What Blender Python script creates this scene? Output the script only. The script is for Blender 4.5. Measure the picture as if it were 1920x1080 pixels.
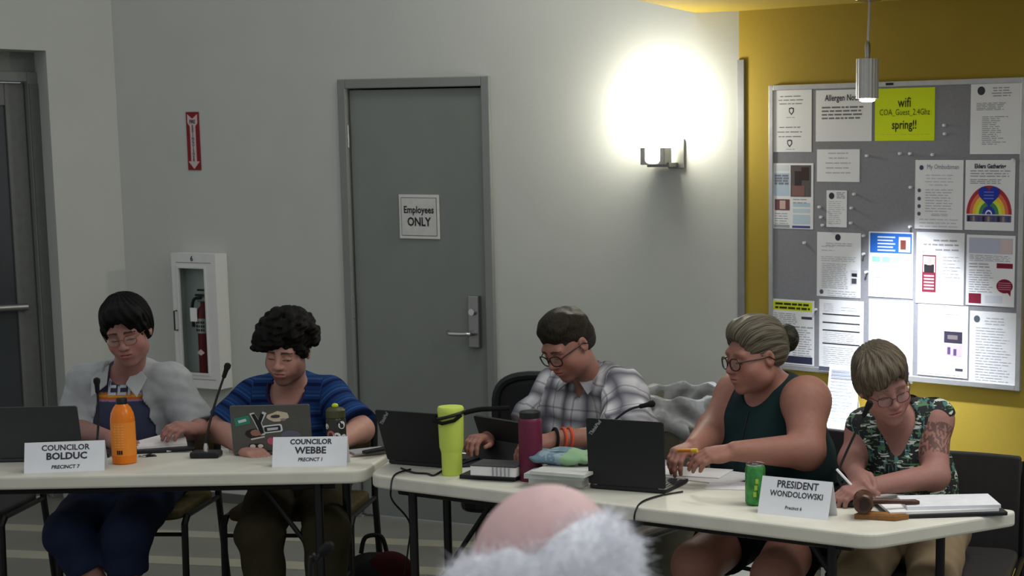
import bpy, bmesh, math, random
import numpy as np
from mathutils import Vector, Matrix
from mathutils.bvhtree import BVHTree

for _o in list(bpy.data.objects):
    bpy.data.objects.remove(_o)
SC = bpy.context.scene
COL = SC.collection
random.seed(7)

# ------------------------------------------------------------------ camera
FPX = 3000.0                      # focal length in pixels of the 1920 wide frame
PPX, PPY = 1420.0, 715.0          # optical axis in the frame (shifted lens)
PITCH = math.atan((PPY - 300.0) / FPX)
CAMH = 1.777
cam = bpy.data.cameras.new('camera')
cam.sensor_width = 36.0
cam.lens = FPX / 1920.0 * 36.0
cam.shift_x = (960.0 - PPX) / 1920.0
cam.shift_y = (PPY - 540.0) / 1920.0
cam.clip_start = 0.05
cam.dof.use_dof = True
cam.dof.focus_distance = 5.4
cam.dof.aperture_fstop = 7.0
camo = bpy.data.objects.new('camera', cam)
COL.objects.link(camo)
camo.location = (0, 0, CAMH)
camo.rotation_euler = (math.pi / 2 - PITCH, 0, 0)
SC.camera = camo

# ------------------------------------------------------------------ world, room lights, exposure
vs = SC.view_settings
vs.view_transform = 'Standard'
vs.look = 'None'
vs.gamma = 1.0
vs.use_curve_mapping = False
vs.exposure = 0.0
SC.display_settings.display_device = 'sRGB'
W_ = bpy.data.worlds.new('room_ambient')
SC.world = W_
W_.use_nodes = True
_bg = W_.node_tree.nodes['Background']
_bg.inputs[0].default_value = (0.95, 0.98, 1.0, 1)
_bg.inputs[1].default_value = 0.44

def area_light(name, loc, rot, sx, sy, power, col=(1, 1, 1)):
    l = bpy.data.lights.new(name, 'AREA')
    l.shape = 'RECTANGLE'; l.size = sx; l.size_y = sy; l.energy = power; l.color = col
    o = bpy.data.objects.new(name, l); COL.objects.link(o)
    o.location = loc; o.rotation_euler = rot
    return o
area_light('ceiling_lamp_light', (1.5, 4.7, 3.3), (0, 0, 0), 2.0, 1.2, 64, (1.0, 0.98, 0.93))
area_light('wall_washer_light', (-0.45, 6.45, 3.3), (0, 0, math.radians(-22)), 2.2, 0.4, 15, (1.0, 1.0, 0.96))  # unseen fill lamp, added to brighten the grey wall from above
area_light('ceiling_lamp_light', (0.4, 2.2, 3.3), (0, 0, 0), 2.0, 1.0, 24, (0.96, 0.98, 1.0))

# ------------------------------------------------------------------ pixel -> place
def ray(px, py):
    a = (px - PPX) / FPX; b = -(py - PPY) / FPX
    return Vector((a, math.cos(PITCH) + b * math.sin(PITCH), -math.sin(PITCH) + b * math.cos(PITCH)))
CAMP = Vector((0, 0, CAMH))
def atz(px, py, z=0.74):
    r = ray(px, py); return CAMP + r * ((z - CAMH) / r.z)
def aty(px, py, y):
    r = ray(px, py); return CAMP + r * (y / r.y)

# ------------------------------------------------------------------ materials
def lin(c):
    out = []
    for v in c[:3]:
        v /= 255.0
        out.append(v / 12.92 if v <= 0.04045 else ((v + 0.055) / 1.055) ** 2.4)
    return (*out, 1.0)
_M = {}
def mat(name, rgb, rough=0.6, metal=0.0, var=0.06, vscale=30.0, bump=0.0, bscale=200.0, spec=0.4,
        trans=0.0, alpha=1.0, emit=None, estr=0.0, attr=None, ior=1.45, coat=0.0, sss=0.0):
    if name in _M: return _M[name]
    m = bpy.data.materials.new(name); m.use_nodes = True
    nt = m.node_tree; b = nt.nodes['Principled BSDF']
    b.inputs['Roughness'].default_value = rough
    b.inputs['Metallic'].default_value = metal
    b.inputs['Specular IOR Level'].default_value = spec
    b.inputs['IOR'].default_value = ior
    b.inputs['Transmission Weight'].default_value = trans
    b.inputs['Alpha'].default_value = alpha
    b.inputs['Coat Weight'].default_value = coat
    if sss:
        b.inputs['Subsurface Weight'].default_value = sss
        b.inputs['Subsurface Radius'].default_value = (0.012, 0.005, 0.003)
        b.inputs['Subsurface Scale'].default_value = 1.0
    if emit:
        b.inputs['Emission Color'].default_value = lin(emit)
        b.inputs['Emission Strength'].default_value = estr
    tc = nt.nodes.new('ShaderNodeTexCoord')
    if attr:
        src = nt.nodes.new('ShaderNodeAttribute'); src.attribute_name = attr
        colsock = src.outputs['Color']
    else:
        rgbn = nt.nodes.new('ShaderNodeRGB'); rgbn.outputs[0].default_value = lin(rgb)
        colsock = rgbn.outputs[0]
    if var:
        no = nt.nodes.new('ShaderNodeTexNoise'); no.inputs['Scale'].default_value = vscale
        no.inputs['Detail'].default_value = 3
        nt.links.new(tc.outputs['Object'], no.inputs['Vector'])
        mr = nt.nodes.new('ShaderNodeMapRange')
        mr.inputs['From Min'].default_value = 0.3; mr.inputs['From Max'].default_value = 0.7
        mr.inputs['To Min'].default_value = 1 - var; mr.inputs['To Max'].default_value = 1 + var
        nt.links.new(no.outputs['Fac'], mr.inputs['Value'])
        mx = nt.nodes.new('ShaderNodeVectorMath'); mx.operation = 'SCALE'
        nt.links.new(colsock, mx.inputs[0]); nt.links.new(mr.outputs[0], mx.inputs['Scale'])
        colsock = mx.outputs[0]
    nt.links.new(colsock, b.inputs['Base Color'])
    if bump:
        nb = nt.nodes.new('ShaderNodeTexNoise'); nb.inputs['Scale'].default_value = bscale
        nb.inputs['Detail'].default_value = 4
        nt.links.new(tc.outputs['Object'], nb.inputs['Vector'])
        bp = nt.nodes.new('ShaderNodeBump'); bp.inputs['Strength'].default_value = bump
        bp.inputs['Distance'].default_value = 0.004
        nt.links.new(nb.outputs['Fac'], bp.inputs['Height'])
        nt.links.new(bp.outputs[0], b.inputs['Normal'])
    _M[name] = m
    return m

def nmath(nt, op, a, b=None, c=None):
    n = nt.nodes.new('ShaderNodeMath'); n.operation = op
    for i, v in enumerate((a, b, c)):
        if v is None: continue
        if isinstance(v, (int, float)): n.inputs[i].default_value = v
        else: nt.links.new(v, n.inputs[i])
    return n.outputs[0]
def nmix(nt, fac, a, b):
    n = nt.nodes.new('ShaderNodeMix'); n.data_type = 'RGBA'
    if isinstance(fac, (int, float)): n.inputs[0].default_value = fac
    else: nt.links.new(fac, n.inputs[0])
    for i, v in ((6, a), (7, b)):
        if isinstance(v, tuple): n.inputs[i].default_value = v
        else: nt.links.new(v, n.inputs[i])
    return n.outputs[2]

# ------------------------------------------------------------------ object helpers
def props(o, label=None, cat=None, group=None, kind=None):
    if label: o['label'] = label
    if cat: o['category'] = cat
    if group: o['group'] = group
    if kind: o['kind'] = kind
    return o
def empty(name, loc, rz=0.0, label=None, cat=None, group=None):
    o = bpy.data.objects.new(name, None); COL.objects.link(o)
    o.empty_display_size = 0.05
    o.location = loc; o.rotation_euler = (0, 0, rz)
    return props(o, label, cat, group)
def link(name, me, m=None, parent=None, loc=None, rz=0.0):
    o = bpy.data.objects.new(name, me); COL.objects.link(o)
    if m is not None:
        me.materials.clear(); me.materials.append(m)
    if parent is not None: o.parent = parent
    if loc is not None: o.location = loc
    if rz: o.rotation_euler = (0, 0, rz)
    return o
def V(*a): return Vector(a)

class MB:
    def __init__(s): s.v = []; s.f = []
    def add(s, vs_, fs):
        n = len(s.v); s.v += [tuple(v) for v in vs_]; s.f += [tuple(i + n for i in f) for f in fs]; return s
    def box(s, x0, x1, y0, y1, z0, z1):
        return s.add([(x0,y0,z0),(x1,y0,z0),(x1,y1,z0),(x0,y1,z0),(x0,y0,z1),(x1,y0,z1),(x1,y1,z1),(x0,y1,z1)],
                     [(0,3,2,1),(4,5,6,7),(0,1,5,4),(1,2,6,5),(2,3,7,6),(3,0,4,7)])
    def hexa(s, b, t):
        return s.add(list(b) + list(t), [(3,2,1,0),(4,5,6,7),(0,1,5,4),(1,2,6,5),(2,3,7,6),(3,0,4,7)])
    def prism(s, poly, z0, z1):
        n = len(poly)
        return s.add([(x,y,z0) for x,y in poly] + [(x,y,z1) for x,y in poly],
                     [tuple(range(n-1,-1,-1)), tuple(range(n,2*n))] + [(i,(i+1)%n,(i+1)%n+n,i+n) for i in range(n)])
    def xprism(s, poly, y0, y1):      # polygon in x,z extruded along y
        n = len(poly)
        return s.add([(x,y0,z) for x,z in poly] + [(x,y1,z) for x,z in poly],
                     [tuple(range(n)), tuple(range(2*n-1,n-1,-1))] + [(i,i+n,(i+1)%n+n,(i+1)%n) for i in range(n)])
    def tube(s, path, r, n=8, close=False):
        P = [Vector(p) for p in path]; m = len(P)
        R = r if isinstance(r, (list, tuple)) else [r] * m
        rings = []; up = None
        for i, p in enumerate(P):
            if close: t = P[(i+1) % m] - P[i-1]
            else: t = P[min(i+1, m-1)] - P[max(i-1, 0)]
            t.normalize()
            if up is None:
                up = Vector((0,0,1)) if abs(t.z) < 0.9 else Vector((1,0,0))
            a = t.cross(up)
            if a.length < 1e-6: a = t.cross(Vector((0,1,0)))
            a.normalize(); b = a.cross(t).normalized(); up = b
            rings.append([p + (a * math.cos(2*math.pi*k/n) + b * math.sin(2*math.pi*k/n)) * R[i] for k in range(n)])
        vs_ = [q for rg in rings for q in rg]; fs = []
        for i in range(m if close else m - 1):
            j = (i + 1) % m
            for k in range(n):
                fs.append((i*n+k, j*n+k, j*n+(k+1)%n, i*n+(k+1)%n))
        if not close:
            fs.append(tuple(range(n))); fs.append(tuple((m-1)*n + k for k in range(n-1,-1,-1)))
        return s.add(vs_, fs)
    def lathe(s, prof, n=24, c=(0,0,0)):
        m = len(prof); vs_ = []
        for r, z in prof:
            vs_ += [(c[0]+r*math.cos(2*math.pi*k/n), c[1]+r*math.sin(2*math.pi*k/n), c[2]+z) for k in range(n)]
        fs = [(i*n+k, i*n+(k+1)%n, (i+1)*n+(k+1)%n, (i+1)*n+k) for i in range(m-1) for k in range(n)]
        fs.append(tuple(range(n-1,-1,-1))); fs.append(tuple((m-1)*n+k for k in range(n)))
        return s.add(vs_, fs)
    def ball(s, c, r, n=12):
        rx, ry, rz = (r, r, r) if isinstance(r, (int, float)) else r
        prof = [(math.sin(math.pi*i/n), -math.cos(math.pi*i/n)) for i in range(n+1)]
        prof[0] = (0.02, -1); prof[-1] = (0.02, 1)
        k0 = len(s.v); s.lathe(prof, 2*n)
        for i in range(k0, len(s.v)):
            x, y, z = s.v[i]; s.v[i] = (c[0]+x*rx, c[1]+y*ry, c[2]+z*rz)
        return s
    def mesh(s, name):
        me = bpy.data.meshes.new(name); me.from_pydata(s.v, [], s.f); me.validate(); me.update()
        bm = bmesh.new(); bm.from_mesh(me); bmesh.ops.recalc_face_normals(bm, faces=bm.faces); bm.to_mesh(me); bm.free()
        return me
    def build(s, name, m, parent=None, loc=None, rz=0.0, smooth=False, bevel=0.0, seg=2):
        me = s.mesh(name)
        if smooth:
            me.polygons.foreach_set('use_smooth', [True]*len(me.polygons))
            try: me.set_sharp_from_angle(angle=math.radians(40))
            except Exception: pass
        o = link(name, me, m, parent, loc, rz)
        if bevel:
            b = o.modifiers.new('bevel', 'BEVEL'); b.width = bevel; b.segments = seg; b.limit_method = 'ANGLE'
        return o
def curve_pts(pts, n=8):
    P = [Vector(p) for p in pts]; out = []
    for i in range(len(P)-1):
        p0 = P[max(i-1,0)]; p1 = P[i]; p2 = P[i+1]; p3 = P[min(i+2,len(P)-1)]
        for k in range(n):
            t = k / n
            out.append(0.5*((2*p1)+(p2-p0)*t+(2*p0-5*p1+4*p2-p3)*t*t+(3*p1-p0-3*p2+p3)*t**3))
    out.append(P[-1]); return out
def rrect(x0, x1, y0, y1, r, n=5):
    out = []
    for cx, cy, a0 in ((x1-r,y0+r,-90),(x1-r,y1-r,0),(x0+r,y1-r,90),(x0+r,y0+r,180)):
        for k in range(n+1):
            a = math.radians(a0 + 90*k/n); out.append((cx+r*math.cos(a), cy+r*math.sin(a)))
    return out
def round_poly(P, r, n=6):
    out = []; m = len(P)
    for i in range(m):
        p = Vector(P[i]); a = (Vector(P[i-1])-p).normalized(); b = (Vector(P[(i+1)%m])-p).normalized()
        p1 = p + a*r; p2 = p + b*r
        for k in range(n+1):
            t = k/n; q = p1*(1-t)**2 + p*2*t*(1-t) + p2*t*t; out.append((q.x, q.y))
    return out

def text_mesh(s, size, bold=0.0, align='CENTER', shear=0.0, depth=0.0, xs=1.0):
    cu = bpy.data.curves.new('lettering', 'FONT'); cu.body = s; cu.size = size
    cu.align_x = align; cu.align_y = 'CENTER'; cu.offset = bold; cu.shear = shear; cu.extrude = depth
    cu.resolution_u = 2
    o = bpy.data.objects.new('lettering', cu); COL.objects.link(o)
    dg = bpy.context.evaluated_depsgraph_get(); dg.update()
    me = bpy.data.meshes.new_from_object(o.evaluated_get(dg))
    bpy.data.objects.remove(o); bpy.data.curves.remove(cu)
    # text lies in x,y -> stand it up in x,z, facing -y
    me.transform(Matrix(((xs,0,0,0),(0,0,-1,0),(0,1,0,0),(0,0,0,1))))
    return me
def text(s, size, m, parent, at=(0,0,0), rot=None, **k):
    me = text_mesh(s, size, **k)
    o = link('lettering', me, m, parent, at)
    if rot is not None: o.rotation_euler = rot
    return o

INK = mat('black_ink', (22,22,24), 0.8, var=0.0)
GREYINK = mat('grey_ink', (120,122,126), 0.8, var=0.0)
PAPER = mat('white_paper', (226,226,224), 0.85, var=0.02)
BLACKP = mat('black_plastic', (22,23,24), 0.45, var=0.05)
BLACKM = mat('black_metal', (26,26,27), 0.4, metal=0.3, var=0.05)
CHROME = mat('chrome', (190,190,190), 0.22, metal=1.0, var=0.02)
STEEL = mat('brushed_steel', (150,150,148), 0.38, metal=0.9, var=0.05, vscale=60)
# ================================================================== the room
class Plane:
    """vertical wall plane: local x runs along the wall to the right, local -y points into the room"""
    def __init__(s, p, ang):
        s.o = Vector((p[0], p[1], 0)); s.ang = ang
        s.u = Vector((math.cos(ang), math.sin(ang), 0)); s.n = Vector((math.sin(ang), -math.cos(ang), 0))
    def hit(s, px, py, d=0.0):
        r = ray(px, py); o = s.o + s.n * d
        t = (o - CAMP).dot(s.n) / r.dot(s.n); p = CAMP + r * t
        return ((p - s.o).dot(s.u), p.z)
    def at(s, x, z=0.0, d=0.0): return s.o + s.u * x + s.n * d + Vector((0, 0, z))

wall_mat = mat('grey_wall_paint', (188,190,183), 0.85, var=0.02, vscale=4, bump=0.12, bscale=300, spec=0.25)
yel_mat = mat('yellow_wall_paint', (160,137,50), 0.8, var=0.03, vscale=4, bump=0.12, bscale=300, spec=0.25)
trim_mat = mat('grey_metal_trim', (128,128,126), 0.5, var=0.03)
doorgrey = mat('grey_door_paint', (122,127,121), 0.5, var=0.03, vscale=6)
framegrey = mat('grey_frame_paint', (124,127,123), 0.5, var=0.03, vscale=6)
WH = 3.2
pL = atz(660, 966, 0); pR = atz(935, 994, 0)
gang = math.atan2(pR.y - pL.y, pR.x - pL.x)
GW0 = Plane((pL.x, pL.y), gang)
sc0, _ = GW0.hit(224, 300); sc1, _ = GW0.hit(1386, 300)
CORNER = GW0.at(sc0); END = GW0.at(sc1)
GW = Plane((CORNER.x, CORNER.y), gang)          # grey wall, starts at the corner
LG = sc1 - sc0
YW = Plane((END.x, END.y), math.radians(-36))   # yellow wall
LANG = math.radians(40)
LW = Plane((CORNER.x, CORNER.y), LANG)          # left wall, x runs up to the corner (negative x is in view)

# floor
fl = MB().prism([(-7,-1),(5,-1),(5,11),(-7,11)], -0.05, 0.0).build('floor', mat('vinyl_floor', (118,118,110), 0.35, var=0.10, vscale=3, bump=0.03, bscale=80), None)
props(fl, kind='structure')
for q, (y0, y1) in enumerate(((6.55,6.68),(7.05,7.17))):
    st = MB().prism([(-6,y0+0.9),(2,y0-0.35),(2,y1-0.35),(-6,y1+0.9)], 0.0, 0.002).build('inlay_strip', mat('pale_vinyl', (158,156,138), 0.35, var=0.06, vscale=5), fl)  # thin band of paler colour across the floor

# grey wall with the door opening
dx0, dzt = GW.hit(648, 158); dx1, _ = GW.hit(912, 158)
dL0 = GW.hit(640, 147)[0]; dR0 = GW.hit(920, 147)[0]; dtop = 0.5*(GW.hit(640,147)[1] + GW.hit(920,145)[1])
bot0 = GW.hit(660, 900)[0]
dL, dR = GW.hit(648, 500)[0], GW.hit(928, 500)[0]      # outer frame edges
fw = 0.045
mb = MB()
mb.box(0, dL+fw, 0, 0.15, 0, WH); mb.box(dR-fw, LG, 0, 0.15, 0, WH); mb.box(dL+fw, dR-fw, 0, 0.15, dtop-fw, WH)
wb = mb.build('wall_back', wall_mat, None, CORNER, gang); props(wb, kind='structure')
bb = MB(); bb.box(0, dL-0.002, -0.012, 0, 0, 0.05); bb.box(dR+0.002, LG, -0.012, 0, 0, 0.05)
props(bb.build('baseboard_back', mat('grey_vinyl_base', (84,85,82), 0.6), None, CORNER, gang), kind='structure')
# door
d1 = empty('door_1', GW.at(0.5*(dL+dR)), gang); d1['kind'] = 'structure'
hw = 0.5*(dR-dL)
f = MB(); f.box(-hw, -hw+fw, -0.02, 0.15, 0, dtop); f.box(hw-fw, hw, -0.02, 0.15, 0, dtop); f.box(-hw+fw, hw-fw, -0.02, 0.15, dtop-fw, dtop)
f.build('door_frame', framegrey, d1, bevel=0.004)
MB().box(-hw+fw+0.003, hw-fw-0.003, 0.012, 0.055, 0.012, dtop-fw-0.006).build('door_leaf', doorgrey, d1, bevel=0.002)
for py in (256, 575):
    sx, sz = GW.hit(656, py); sx = -hw+fw
    h = MB()
    for k in range(3): h.tube([(sx, -0.006, sz-0.055+k*0.037), (sx, -0.006, sz-0.055+k*0.037+0.035)], 0.007, 10)
    h.build('hinge', STEEL, d1, smooth=True)
hx, hz = GW.hit(891, 603); hx -= 0.5*(dL+dR)
lk = MB().box(hx-0.03, hx+0.03, -0.018, 0.012, hz-0.125, hz+0.125).build('lock_plate', STEEL, d1, bevel=0.005)
MB().tube([(hx, -0.034, hz+0.048), (hx, -0.014, hz+0.048)], 0.016, 16).build('lock_cylinder', CHROME, lk, smooth=True)
lv = curve_pts([(hx, -0.015, hz-0.055), (hx, -0.06, hz-0.055), (hx-0.03, -0.07, hz-0.056), (hx-0.10, -0.068, hz-0.056), (hx-0.12, -0.052, hz-0.05)], 5)
MB().tube(lv, 0.0105, 10).build('lever_handle', CHROME, lk, smooth=True)
# sign on door
s0, z1 = GW.hit(749, 363, -0.012); s1, z0 = GW.hit(826, 450, -0.012)
cx = 0.5*(s0+s1); cz = 0.5*(z0+z1); w = (s1-s0)/2; h = (z1-z0)/2 - 0.004
sg = MB().box(-w, w, -0.006, 0, -h, h).build('door_sign', mat('sign_rim', (205,205,200), 0.5), None, GW.at(cx, cz, -0.0105), gang, bevel=0.001)
props(sg, 'white framed sign reading Employees ONLY on the grey door', 'sign')
MB().box(-w+0.012, w-0.012, -0.0068, -0.006, -h+0.014, h-0.014).build('border_line', INK, sg)
MB().box(-w+0.0145, w-0.0145, -0.0074, -0.006, -h+0.0165, h-0.0165).build('sign_face', mat('sign_white', (196,196,190), 0.5), sg)
text('Employees', 0.047, INK, sg, (0, -0.0082, 0.032), bold=0.0012, xs=0.85)
text('ONLY', 0.058, INK, sg, (0, -0.0082, -0.026), bold=0.0015, xs=0.85)

# fire extinguisher sign
s0, z1 = GW.hit(351, 210); s1, z0 = GW.hit(376, 319); s2, _ = GW.hit(349.5, 210); 
cx = GW.hit(363.5, 265)[0]; cz = 0.5*(z0+z1); h = (z1-z0)/2; w = 0.5*(GW.hit(375.5,265)[0]-GW.hit(351.5,265)[0])
RED = mat('sign_red', (128,14,22), 0.5); SWH = mat('sign_pale', (196,178,176), 0.5, var=0.02)
es = MB().box(-w, w, -0.003, 0, -h, h).build('fire_extinguisher_sign', RED, None, GW.at(cx, cz, 0.001), gang)
props(es, 'narrow red arrow sign reading FIRE EXTINGUISHER high on grey wall', 'sign')
a = 0.76*w
MB().xprism([(-a,h*0.62),(-0.42*w,h*0.5),(-0.42*w,-h*0.70),(-0.86*w,-h*0.70),(0,-h*0.96),(0.86*w,-h*0.70),(0.42*w,-h*0.70),(0.42*w,h*0.5),(a,h*0.62),(a,h*0.92),(0,h*0.76),(-a,h*0.92)], -0.0042, -0.003).build('white_arrow', SWH, es)
text('FIRE', 0.026, INK, es, (0, -0.0048, h*0.66), bold=0.0008, xs=0.8)
for k, ch in enumerate('EXTINGUISHER'):
    text(ch, 0.019, INK, es, (0, -0.0048, h*0.5 - k*h*0.105), bold=0.0006, xs=1.0)

# fire extinguisher cabinet (surface box on the wall)
s0, z1 = GW.hit(321, 474, 0.075); s1, z0 = GW.hit(405, 729, 0.075)
s0b = GW.hit(330, 600, 0.075)[0]; s1b = GW.hit(412, 600, 0.075)[0]
cx = 0.5*(s0b+s1b); w = 0.5*(s1b-s0b); cz = 0.5*(z0+z1); h = 0.5*(z1-z0); D = 0.075
cab = empty('extinguisher_cabinet', GW.at(cx, cz-h), gang, 'white wall cabinet numbered 6 with red fire extinguisher behind glass', 'cabinet')
cabw = mat('cabinet_white', (214,214,210), 0.5, var=0.02)
m = MB(); t = 0.012; H2 = 2*h
m.box(-w, w, -0.012, 0, 0, H2); m.box(-w, -w+t, -D, -0.012, 0, H2); m.box(w-t, w, -D, -0.012, 0, H2)
m.box(-w+t, w-t, -D, -0.012, 0, t); m.box(-w+t, w-t, -D, -0.012, H2-t, H2)
m.build('body', cabw, cab, bevel=0.002)
gx0 = GW.hit(340,503,D)[0]-cx; gx1 = GW.hit(388,503,D)[0]-cx; gz1 = GW.hit(364,503,D)[1]-cz+h; gz0 = GW.hit(380,699,D)[1]-cz+h
gx0 = GW.hit(343,600,D)[0]-cx; gx1 = GW.hit(390.5,600,D)[0]-cx
dr = MB(); dr.box(-w, gx0, -D-0.014, -D, 0, H2); dr.box(gx1, w, -D-0.014, -D, 0, H2); dr.box(gx0, gx1, -D-0.014, -D, 0, gz0); dr.box(gx0, gx1, -D-0.014, -D, gz1, H2)
dro = dr.build('door', cabw, cab)
for (xa, xb, za, zb) in ((-w+0.03,w-0.03,H2-0.048,H2-0.045),(-w+0.03,w-0.03,0.045,0.048)):
    MB().box(xa, xb, -D-0.0148, -D-0.0138, za, zb).build('groove', GREYINK, dro)
bd = MB(); e = 0.011
bd.box(gx0-e, gx0, -D-0.018, -D-0.013, gz0-e, gz1+e); bd.box(gx1, gx1+e, -D-0.018, -D-0.013, gz0-e, gz1+e)
bd.box(gx0, gx1, -D-0.018, -D-0.013, gz0-e, gz0); bd.box(gx0, gx1, -D-0.018, -D-0.013, gz1, gz1+e)
bd.build('glazing_bead', cabw, dro)
MB().box(gx0, gx1, -D-0.006, -D-0.003, gz0, gz1).build('pane', mat('cabinet_glass', (215,225,222), 0.03, trans=1.0, var=0, ior=1.1, spec=0.3), dro)
hzc = GW.hit(334,600,D)[1]-cz+h; hxx = GW.hit(336,600,D)[0]-cx
MB().tube([(hxx,-D-0.014,hzc-0.05),(hxx,-D-0.034,hzc-0.05),(hxx,-D-0.034,hzc+0.05),(hxx,-D-0.014,hzc+0.05)], 0.004, 8).build('handle', BLACKP, dro, smooth=True)
text('6', 0.036, INK, dro, (GW.hit(363,485,D)[0]-cx, -D-0.0155, GW.hit(363,485,D)[1]-cz+h), bold=0.001)
EXR = mat('extinguisher_red', (120,16,22), 0.35, var=0.03)
ext = empty('fire_extinguisher', GW.at(cx+0.016, cz-h+0.0135, 0.047), gang, 'red fire extinguisher with black hose and tags inside wall cabinet', 'fire extinguisher')
MB().lathe([(0.031,0),(0.033,0.004),(0.033,0.36),(0.03,0.39),(0.014,0.41),(0.014,0.43)], 24).build('cylinder', EXR, ext, smooth=True)
MB().box(-0.03,0.03,-0.012,0.012,0.43,0.455).build('valve', STEEL, ext, bevel=0.004)
m = MB(); m.box(-0.045,0.035,-0.008,0.008,0.458,0.468); m.box(-0.03,0.04,-0.008,0.008,0.485,0.494); m.box(0.03,0.04,-0.008,0.008,0.458,0.494)
m.build('lever', BLACKP, ext)
MB().tube(curve_pts([(0.0,-0.01,0.45),(-0.035,-0.022,0.445),(-0.05,-0.024,0.40),(-0.047,-0.024,0.30)],6), 0.008, 8).build('hose', BLACKP, ext, smooth=True)
MB().box(-0.056,-0.012,-0.0365,-0.0355,0.33,0.40).build('paper_tag', PAPER, ext)
m = MB(); m.lathe([(0.0336,0.27),(0.0336,0.345)], 24); m.build('label_band', mat('label_white', (200,195,190), 0.6), ext, smooth=True)
m = MB()
for k in range(12):
    xx = -0.022+0.0145*(k%4); zz = 0.28+0.02*(k//4); m.box(xx, xx+0.008, -0.0345, -0.033, zz, zz+0.012)
m.build('pictogram', INK, ext)
MB().xprism([(-0.022,0.17),(0,0.155),(0.024,0.17),(0,0.188)], -0.0345, -0.031).build('emblem', SWH, ext)

# white low box at the base of the wall
wx = GW.hit(405, 905)[0]
bo = MB().box(-0.10,0.10,-0.05,0,0,0.05); 
ob_ = bo.build('outlet_box', mat('box_white', (205,205,198), 0.6), None, GW.at(wx, 0.24, 0.001), gang, bevel=0.004)
MB().box(-0.09,0.09,-0.0515,-0.05,0.008,0.042).build('cover_plate', mat('box_face', (190,190,184), 0.5), ob_)
props(ob_, 'small white wall box low on grey wall between the two left chairs', 'outlet box')

# left wall with recessed doorway
ax, az = LW.hit(86, 95)[0], LW.hit(86, 95)[1]
ax2 = LW.hit(110, 500)[0]; jx = 0.5*(ax+ax2)
m = MB(); m.box(jx, 0, 0, 0.30, 0, WH); m.box(-2.2, jx, 0, 0.30, az, WH)
props(m.build('wall_left', wall_mat, None, CORNER, LANG), kind='structure')
props(MB().box(jx, -0.01, -0.012, 0, 0, 0.05).build('baseboard_left', _M['grey_vinyl_base'], None, CORNER, LANG), kind='structure')
R0 = 0.17
d2 = empty('door_2', LW.at(jx-0.55), LANG); d2['kind'] = 'structure'
ftop = az - 0.10
f = MB(); f.box(0.50, 0.55, R0, R0+0.12, 0, ftop); f.box(-0.6, -0.55, R0, R0+0.12, 0, ftop); f.box(-0.55, 0.50, R0, R0+0.12, ftop-0.05, ftop)
f.build('door_frame', framegrey, d2, bevel=0.003)
m = MB(); m.box(-1.65, 0.55, R0+0.03, R0+0.13, ftop, az); m.build('header_panel', framegrey, d2)
alu = mat('dark_aluminium', (104,106,103), 0.45, metal=0.2)
m = MB(); m.box(0.40,0.495,R0+0.05,R0+0.095,0.01,ftop-0.055); m.box(-0.545,-0.45,R0+0.05,R0+0.095,0.01,ftop-0.055)
m.box(-0.45,0.40,R0+0.05,R0+0.095,0.01,0.25); m.box(-0.45,0.40,R0+0.05,R0+0.095,ftop-0.17,ftop-0.055)
dl = m.build('door_leaf', alu, d2, bevel=0.003)
MB().box(-0.45,0.40,R0+0.068,R0+0.076,0.25,ftop-0.17).build('pane', mat('dark_glass', (62,66,68), 0.15, var=0.02, spec=0.5), d2)
MB().tube([(-0.42,R0+0.02,1.02),(0.44,R0+0.02,1.02)], 0.018, 12).build('push_bar', STEEL, d2, smooth=True)
MB().box(0.505, 0.548, R0-0.012, R0, 0.0, ftop-0.06).build('weather_strip', alu, d2)

# yellow wall, corner guard, soffit
LY = 2.6
props(MB().box(0, LY, 0, 0.15, 0, WH).build('wall_right', yel_mat, None, END, YW.ang), kind='structure')
gz1 = GW.hit(1392, 112)[1]
m = MB(); m.box(-0.004, 0.034, -0.010, 0.0, 0.0, gz1)
props(m.build('trim_1', trim_mat, None, END, YW.ang, bevel=0.002), kind='structure')
props(MB().box(0.04, LY, -0.012, 0, 0, 0.05).build('baseboard_right', _M['grey_vinyl_base'], None, END, YW.ang), kind='structure')
# soffit over the alcove: underside height from where it meets the wall
szz = YW.hit(1500, 13)[1]
g = GW.hit(1303, 15)[0]
def y_loc(p): q = p - YW.o; return (q.dot(YW.u), -q.dot(YW.n))
pg = y_loc(GW.at(g)); 
poly = [pg, (0.0, 0.0), (LY, 0.0), (LY, -0.95), (pg[0]+0.25, -0.95)]
props(MB().prism(poly, szz, szz+0.5).build('ceiling', yel_mat, None, END, YW.ang), kind='structure')
SOFFZ = szz

# ------------------------------------------------------------------ wall sconce
sx, sz = GW.hit(1256, 290)
sc = empty('wall_sconce', GW.at(sx, sz), gang, 'lit metal wall sconce with glowing glass shade on grey wall', 'lamp')
brz = mat('sconce_steel', (140,140,136), 0.4, metal=0.6)
MB().box(-0.005,0.075,-0.012,0,-0.06,0.07).build('back_plate', brz, sc, bevel=0.002)
m = MB(); m.box(-0.065,0.045,-0.10,-0.012,-0.055,-0.035); m.build('bracket', brz, sc, bevel=0.002)
m = MB(); m.box(-0.085,-0.045,-0.125,-0.055,-0.045,0.03); m.box(0.0,0.035,-0.125,-0.055,-0.045,0.03); m.box(-0.045,0.0,-0.125,-0.055,-0.045,-0.038)
m.build('cup', brz, sc, bevel=0.002)
MB().lathe([(0.045,0.0),(0.05,0.01),(0.05,0.15),(0.046,0.16),(0.02,0.165)], 24, (-0.025,-0.09,-0.036)).build('glass_shade', mat('glowing_glass', (255,252,235), 0.4, emit=(255,250,228), estr=16.0, var=0), sc, smooth=True)
pl = bpy.data.lights.new('sconce_bulb_light', 'POINT'); pl.energy = 19; pl.color = (1.0,0.97,0.86); pl.shadow_soft_size = 0.05
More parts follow.
